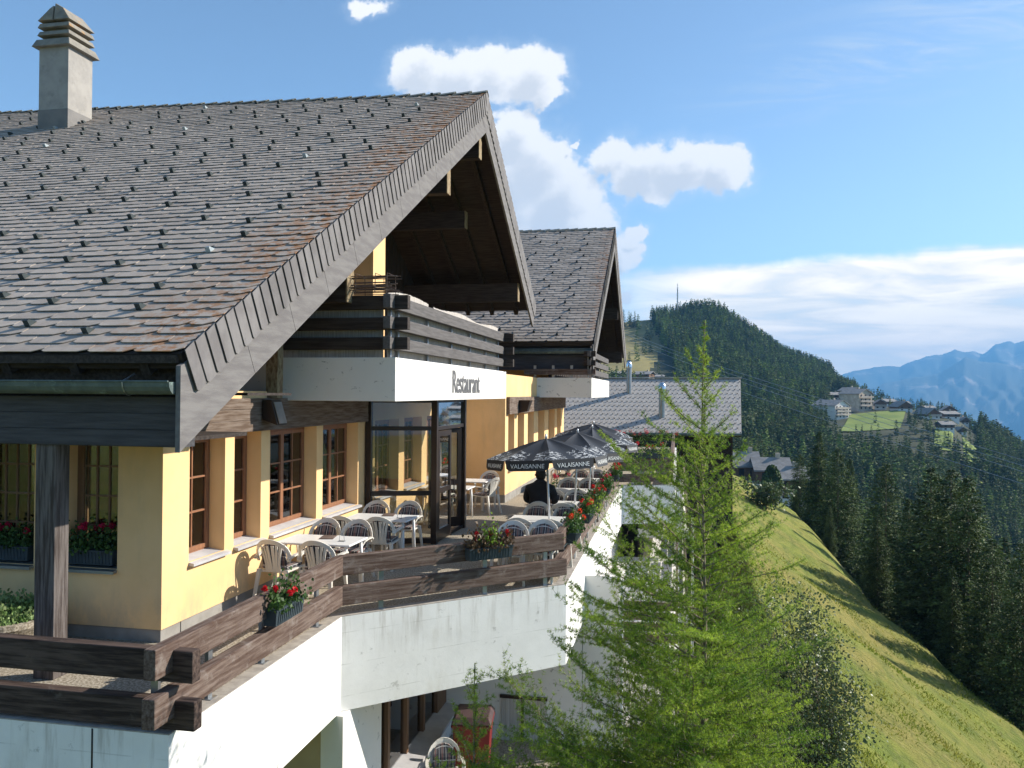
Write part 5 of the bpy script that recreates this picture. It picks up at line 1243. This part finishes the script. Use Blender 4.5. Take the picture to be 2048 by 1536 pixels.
# ---- forest on the far hill: candidate spots
rs = np.random.RandomState(77); n = 26000
zc = np.sqrt(rs.uniform(180**2, 830**2, n)); px = rs.uniform(1215, 2120, n)
def crest(px): return np.interp(px, [1240, 1660, 1710, 1750, 2300], [800, 800, 720, 640, 640])
keep = zc < crest(px)+12
keep &= ~((px < 1322+np.clip((700-zc)*.22, -30, 40)) & (zc > 440) & (rs.rand(n) > .02))
keep &= ~((px > 1675) & (px < 1815) & (zc > 424) & (zc < 505) & (rs.rand(n) > .012))
keep &= ~((px > 1655) & (px < 1955) & (zc > 385) & (zc < 640) & (rs.rand(n) > .2))
keep &= ~((px > 1600) & (px < 1665) & (zc > 460) & (zc < 540) & (rs.rand(n) > .15))
keep &= ~((px < 1610) & (zc < 215))
dens = np.clip(.22+.75*(zc/800), 0, 1); keep &= rs.rand(n) < dens
px, zc = px[keep], zc[keep]
c, s = math.cos(YAW), math.sin(YAW); xr = (px-1024)/F*zc; FX = xr*c-zc*s; FY = xr*s+zc*c; FZ = ground(FX, FY)-.4
FH = rs.uniform(11, 18, len(FX))*np.clip(.85+.15*np.sin(FX*.05+FY*.03), .7, 1.1); FH *= np.where(zc < 350, 1.05, 1.0)
FH = np.where((px > 1660) & (px < 1960) & (zc > 385) & (zc < 640), FH*.55, FH)
HOUSES = [  # px, base y, distance, width px, height px, kind
    (1684, 831, 440, 50, 36, 'block'), (1731, 815, 490, 44, 42, 'block'), (1712, 800, 530, 30, 30, 'block'), (1672, 795, 540, 30, 15, 'chalet'), (1761, 812, 490, 24, 18, 'chalet'), (1783, 801, 540, 24, 14, 'chalet'), (1811, 816, 480, 32, 18, 'chalet'),
    (1806, 803, 560, 28, 12, 'chalet'), (1862, 798, 600, 22, 10, 'chalet'), (1899, 808, 560, 28, 16, 'chalet'), (1867, 832, 450, 34, 20, 'chalet'), (1904, 832, 460, 34, 15, 'chalet'), (1897, 855, 410, 26, 17, 'chalet'), (1930, 824, 500, 20, 14, 'chalet'),
    (1608, 822, 500, 18, 12, 'chalet'), (1925, 862, 400, 18, 14, 'chalet'), (1980, 855, 430, 16, 10, 'chalet'), (1283, 757, 500, 34, 16, 'chalet'), (1245, 752, 520, 30, 10, 'chalet'), (1310, 757, 520, 40, 9, 'chalet')]
def solve_zc(px, y, z0):
    best = (1e9, z0)
    for zc_ in np.arange(max(390, z0-70), z0+80, 4.):
        q = P(px, 780, zc_); g_ = gz(q[0], q[1]); yy = 784-(g_-2.9)*F/zc_
        e = abs(yy-y)+abs(zc_-z0)*.03
        if e < best[0]: best = (e, zc_)
    return best[1]
HOUSES = [(h[0], h[1], solve_zc(h[0], h[1], h[2]), *h[3:]) for h in HOUSES]
near_h = np.zeros(len(FX), bool)
for h in HOUSES:
    q = P(h[0], h[1], h[2]); wm = h[3]/F*h[2]
    near_h |= (np.abs(px-h[0]) < h[3]*.55+3) & (zc > h[2]-22) & (zc < h[2]+14)
FX, FY, FZ, FH, px, zc = [a[~near_h] for a in (FX, FY, FZ, FH, px, zc)]
vis = FH/zc; order = np.argsort(-vis); big_i = order[:285]; rest = order[285:]
light = (rs.rand(len(FX)) < np.where((px < 1650) & (zc > 450), .36, .2))
MED = [conifer_proto('forest_spruce', 15, r, 60+i, FARCON, tr=.2, dz=.55, per=9, cards=10, size=.55, powr=.8, wid=.42) for i, r in enumerate((2.6, 3.0, 2.3))]+[conifer_proto('forest_larch', 15, 3.0, 66, LIGHTCON, tr=.2, dz=.6, per=8, cards=9, size=.55, powr=.7, wid=.4)]
KM = {}
for c_ in col.objects:
    if c_.parent: KM.setdefault(c_.parent.name, []).append(c_)
um_ = [False]*4
for j in big_i:
    k = 3 if light[j] else int(j) % 3; o = MED[k] if not um_[k] else copy_tree(MED[k], None, KM); um_[k] = True
    sc1 = FH[j]/15; o.location = (FX[j], FY[j], FZ[j]); o.scale = (sc1, sc1, sc1); o.rotation_euler = (0, 0, float(j))
    if light[j]: tag(o, 'lighter green larch standing in the dark valley forest below the village', 'tree', 'light larches of the valley forest')
    else: tag(o, 'dark conifer of the valley forest below the hillside village', 'tree', 'dark conifers of the valley forest')
def farproto(seed, lt):
    rs2 = np.random.RandomState(seed); h = 15; V = []
    return conifer_np(h, 2.9 if lt else 2.5, rs2, dz=1.3, per=6, cards=4, size=1.35, powr=.75, wid=.42, lo=.1)
for nm, flag, m_, lab in (('distant_forest', False, FARCON, 'dark conifer forest covering the far hill'), ('distant_larches', True, LIGHTCON, 'lighter larches mixed into the far hill forest')):
    idx = [j for j in rest if bool(light[j]) == flag]; pr_ = [farproto(200+i, flag) for i in range(5)]; VV = []
    for i, j in enumerate(idx):
        p = pr_[i % 5]; a = j*1.3; s1 = FH[j]/15; ca_, sa_ = math.cos(a)*s1, math.sin(a)*s1
        VV.append(np.stack([p[:, 0]*ca_-p[:, 1]*sa_+FX[j], p[:, 0]*sa_+p[:, 1]*ca_+FY[j], p[:, 2]*s1+FZ[j]], -1))
    VV = np.concatenate(VV); print(nm, len(idx), len(VV)//4); o = np_mesh(nm, VV, np.arange(len(VV)).reshape(-1, 4), m_); tag(o, lab, 'forest', kind='stuff')
# three lone trees on the skyline of the meadow ridge
for i, (p_, y_, hgt, lab) in enumerate(((1247, 618, 10, 'lone conifer on the meadow skyline, left of the group'), (1262, 624, 8, 'small lone conifer in the middle of the meadow skyline group'), (1270, 622, 8.5, 'lone conifer on the meadow skyline, right of the group'))):
    q = P(p_, y_, 770); o = copy_tree(MED[i % 3], None, KM); z = gz(q[0], q[1]); h = max(q[2]-z, 6); s1 = h/15; o.location = (q[0], q[1], z); o.scale = (s1*1.3, s1*1.3, s1); tag(o, lab, 'tree', 'lone conifers on the meadow skyline')
# ovoid dark tree beside the chalets
q = P(1544, 932, 140); z_ = P(1544, 1003, 140)[2]; t = empty('round_conifer', (q[0], q[1], z_), 'dark dense egg-shaped tree in front of the three grey chalet roofs', 'tree'); rs = np.random.RandomState(5); n = 7000; d = rs.normal(size=(n, 3)); d /= np.linalg.norm(d, axis=1)[:, None]
hh = q[2]-z_; d *= rs.uniform(.75, 1.05, (n, 1)); c_ = np.stack([d[:, 0]*1.7, d[:, 1]*1.7, hh*.5+d[:, 2]*hh*.52], -1); c_[:, 0] *= (1.15-.35*c_[:, 2]/hh); Vv, Q = leaves_np(rs, c_, .17, 1.); np_mesh('crown', Vv, Q, SPRUCE, t); b = MB(); b.tube([(0, 0, -.5), (0, 0, hh*.7)], [.18, .05], 6); b.build('trunk', BARK, t)
# ============================================================ HOUSES
WALLP = mat('pale_house_wall', (.62,.53,.42), (.46,.37,.27), .5, .9); CHW = mat('chalet_timber', (.20,.11,.06), (.13,.075,.045), .8, .9, stretch=(1,1,8)); ROOFG = mat('chalet_roof', (.30,.285,.27), (.22,.21,.20), .7, .85, stretch=(1,1,3)); WHW = mat('white_house_wall', (.78,.76,.72), (.72,.70,.66), .5, .9)
BALC = mat('balcony_front', (.50,.44,.36), (.42,.36,.3), .7, .9)
def house(px, yb, zc, wpx, hpx, label, wall, roofm, rz=0., storeys=2, depth=1.1, over=.9, balc=0, name='chalet', gable=True, rk=.32):
    q = P(px, yb, zc); w = wpx/F*zc*.92; H = hpx/F*zc; gg = gz(q[0], q[1]);
    if zc > 300: q = np.array((q[0], q[1], min(q[2], gg+.5)))
    d = w*depth; rh = min(w*rk, H*.5) if gable else H*.32; wh = H-rh
    t = empty(name, tuple(q), label, 'house', rz=rz+YAW)
    b = MB(); b.box((-w/2, 0, -5), (w/2, d, wh*(.45 if wall is CHW else 1))); b.build('wall', WHW if wall is CHW else wall, t)
    if wall is CHW: b = MB(); b.box((-w/2-.1, -.1, wh*.45), (w/2+.1, d+.1, wh)); b.build('timber_storey', CHW, t)
    b = MB(); o = over; th = .3
    if gable: # ridge runs away from the viewer
        b.prism([(-w/2-.1, -.05, wh), (w/2+.1, -.05, wh), (0, -.05, wh+rh)], (0, d+.1, 0)); b.build('gable', wall, t); b = MB()
        for sg in (-1, 1): b.hexa([(0, -o, wh+rh), (sg*(w/2+o), -o, wh-o*rh/(w/2)), (sg*(w/2+o), d+o, wh-o*rh/(w/2)), (0, d+o, wh+rh), (0, -o, wh+rh+th), (sg*(w/2+o), -o, wh-o*rh/(w/2)+th), (sg*(w/2+o), d+o, wh-o*rh/(w/2)+th), (0, d+o, wh+rh+th)])
    else: # slope faces the viewer
        for s0, s1 in ((-o, d/2), (d+o, d/2)): b.hexa([(-w/2-o, s0, wh-.3), (w/2+o, s0, wh-.3), (w/2+o, s1, wh+rh), (-w/2-o, s1, wh+rh), (-w/2-o, s0, wh-.3+th), (w/2+o, s0, wh-.3+th), (w/2+o, s1, wh+rh+th), (-w/2-o, s1, wh+rh+th)])
    ro = b.build('roof', roofm, t); b = MB(); b.box((w*.18, d*.45, wh), (w*.18+.8, d*.45+.8, wh+rh+1.2)); b.build('chimney', WALLP, ro)
    sh = wh/storeys; nw = max(2, int(w/3.2))
    for s_ in range(storeys):
        for k in range(nw):
            x = -w/2+w*(k+.5)/nw; b = MB(); b.box((x-.55, -.16, s_*sh+sh*.28), (x+.55, -.12, s_*sh+sh*.78)); b.build('window', DARKROOM, t)
        b = MB(); y = d*.5; b.box((w/2+.12, y-.6, s_*sh+sh*.28), (w/2+.16, y+.6, s_*sh+sh*.78)); b.build('window', DARKROOM, t)
        if balc and s_ > 0:
            b = MB(); b.box((-w/2, -1.5, s_*sh-.1), (w/2, -.2, s_*sh+.08)); b.box((-w/2, -1.55, s_*sh+.12), (w/2, -1.48, s_*sh+.95)); b.build('balcony', BALC, t)
HL = ['white and red-brown apartment house at the left end of the bright meadow', 'tallest apartment house with four balcony rows above the meadow', 'dark-roofed apartment block behind the balcony house', 'low pale roof uphill left of the apartment houses', 'small chalet directly right of the tall balcony house', 'chalet roof behind, second right of the balcony house',
      'broad dark chalet in the middle of the village', 'pale-roofed chalet behind the broad dark one', 'small roof on the village skyline among conifers', 'timber gable house high on the village skyline right', 'white-balconied chalet right of the village centre', 'long grey-roofed chalet at the right end of the village', 'grey roof below the long chalet', 'small house at the right edge of the village clearing',
      'lone grey roof left of the apartment houses in the forest', 'small roof above the yellow clearing', 'single pale roof deep in the right-hand forest', 'brown chalet peeping over the low slate roof', 'chalet corner beside the flue pipes', 'grey barn roof just above the low slate roof ridge']
for i, h in enumerate(HOUSES):
    bl = h[5] == 'block'
    house(h[0], h[1], h[2], h[3], h[4], HL[i], WHW if i in (0,) else (WALLP if bl else CHW), ROOFG, rz=(.6, .55, .5, .1, -.25, .2, .1, -.1, .2, -.3, .3, .1, 0, .2, .1, 0, 0, -.5, .2, 0)[i], storeys=4 if bl else 2, balc=1 if bl or i in (10, 4) else 0, gable=(i not in (3, 5, 7, 8, 11, 12, 14, 17, 18, 19)), name='apartment_house' if bl else 'chalet', rk=.22 if bl else .32)
    if i == 1:
        pass
house(1494, 985, 175, 50, 78, 'left of the three grey chalet roofs beyond the slope top, with a skylight', CHW, ROOFG, gable=False, depth=.9, over=.7, rk=.3)
house(1546, 985, 172, 74, 66, 'middle chalet of the three grey roofs, half hidden by the egg-shaped tree', CHW, ROOFG, gable=False, depth=.6, over=.6, rk=.3)
house(1584, 1003, 165, 62, 66, 'right chalet of the three, timber upper floor over a white base', CHW, ROOFG, gable=False, depth=.8, over=.6, rk=.3)
# ---- radio mast and cables
q = P(1355, 603, 790); m_ = MB(); hm = P(1355, 565, 790)[2]-q[2]
for sx, sy in ((-.6, -.6), (.6, -.6), (.0, .6)): m_.tube([(sx, sy, -12), (sx*.4, sy*.4, hm*.7)], .22, 4)
m_.tube([(0, 0, hm*.4), (0, 0, hm)], [.25, .12], 5)
for k in range(7): m_.box((-.7, -.7, k*2.6), (.7, .7, k*2.6+.3))
o = m_.build('radio_mast', STEEL); o.location = tuple(q); tag(o, 'thin radio mast rising from the wooded hilltop', 'mast')
for i, (x0, y0, x1, y1, sag) in enumerate(((1235, 655, 2100, 936, 22), (1240, 662, 2100, 948, 24), (1236, 668, 2100, 960, 24), (1240, 690, 2100, 985, 20))):
    a, b = P(x0, y0, 560), P(x1, y1, 95); m_ = MB(); pts = []
    for k in np.linspace(0, 1, 30): p = a*(1-k)+b*k; pts.append(p-np.array((0, 0, 1.))*sag*.25*4*k*(1-k)*.35)
    m_.tube(pts, [.075-.045*k for k in np.linspace(0, 1, 30)], 4)
    o = m_.build('overhead_cable', STEEL); tag(o, ['topmost', 'second from top', 'third from top', 'lowest'][i]+' of four thin cables spanning the valley', 'cable', 'overhead cables across the valley')
# ============================================================ FAR MOUNTAINS
def mountains(name, prof, z_crest, z_foot, h_foot, seed, m, rough=1.):
    pxs = np.arange(1050, 2500, 5.); cr = np.interp(pxs, [p[0] for p in prof], [p[1] for p in prof]); rs = np.random.RandomState(seed); n = 70
    V = []; ks = np.linspace(0, 1.25, n)
    def fb(x, y):
        v = 0; 
        for o_, (f, am) in enumerate(((1, 1), (2.1, .55), (4.3, .3), (8.7, .16), (17, .09))): v = v+am*(1-np.abs(np.sin(x*f+1.7*np.sin(y*f*.7+o_+seed)+o_)))
        return v/2.1
    for i, p in enumerate(pxs):
        zcr = z_crest; hc = 2.9+(784-cr[i])/F*zcr
        d = z_foot+(zcr-z_foot)*ks; kk = np.minimum(ks, 1); h = h_foot+(hc-h_foot)*kk**1.25; h = np.where(ks > 1, hc-(ks-1)*1.2*(hc-h_foot), h)
        a = (p-1024)/F; rr_ = fb(a*26+ks*1.3, ks*5+a*9)-.5; h = h+rr_*rough*(hc-h_foot)*.34*np.sin(np.clip(ks, 0, 1)*math.pi)**.8
        h = h+np.sin(p*.11+seed)*4+np.sin(p*.31)*3
        X = a*d*math.cos(YAW)-d*math.sin(YAW); Y = a*d*math.sin(YAW)+d*math.cos(YAW); V.append(np.stack([X, Y, h], -1))
    V = np.array(V).reshape(-1, 3); I = np.arange(len(pxs)-1)[:, None]; J = np.arange(n-1); q = np.stack([I*n+J, (I+1)*n+J, (I+1)*n+J+1, I*n+J+1], -1).reshape(-1, 4)
    o = np_mesh(name, V, q, m, smooth=True); o['kind'] = 'structure'
MTN = mat('mountain_ground', (.055,.07,.05), (.11,.11,.075), .0012, .95, extra=stain((.42,.34,.27), .0016, .56, .64, (1, 1, 1.5), .9, seed=300), detail=10)
mountains('mountain_range', [(1050, 760), (1500, 770), (1650, 752), (1713, 734), (1750, 727), (1780, 723), (1800, 725), (1830, 712), (1855, 703), (1885, 700), (1910, 689), (1930, 696), (1945, 693), (1968, 699), (1990, 680), (2020, 672), (2030, 678), (2060, 668), (2200, 680), (2500, 690)], 12000, 5000, -900, 3, MTN)
mountains('mountain_range', [(1050, 800), (1600, 800), (1713, 775), (1800, 752), (1880, 738), (1930, 705), (1960, 712), (2048, 722), (2200, 700), (2500, 690)], 9500, 4500, -900, 8, MTN, .9)
# ============================================================ HAZE
hz = bpy.data.materials.new('haze'); hz.use_nodes = True; t = NT(hz.node_tree); t.n.clear()
pv = t.node('ShaderNodeVolumePrincipled'); pv.inputs['Color'].default_value = (.20, .54, 1, 1); pv.inputs['Density'].default_value = 1.25e-4; pv.inputs['Anisotropy'].default_value = 0.0
t.node('ShaderNodeOutputMaterial', i_Volume=pv.outputs[0]); hb = MB(); hb.box((-16000, -15000, -1200), (16500, 16500, 900)); o = hb.build('haze', hz); tag(o, 'thin blue mountain air', 'haze', kind='stuff')
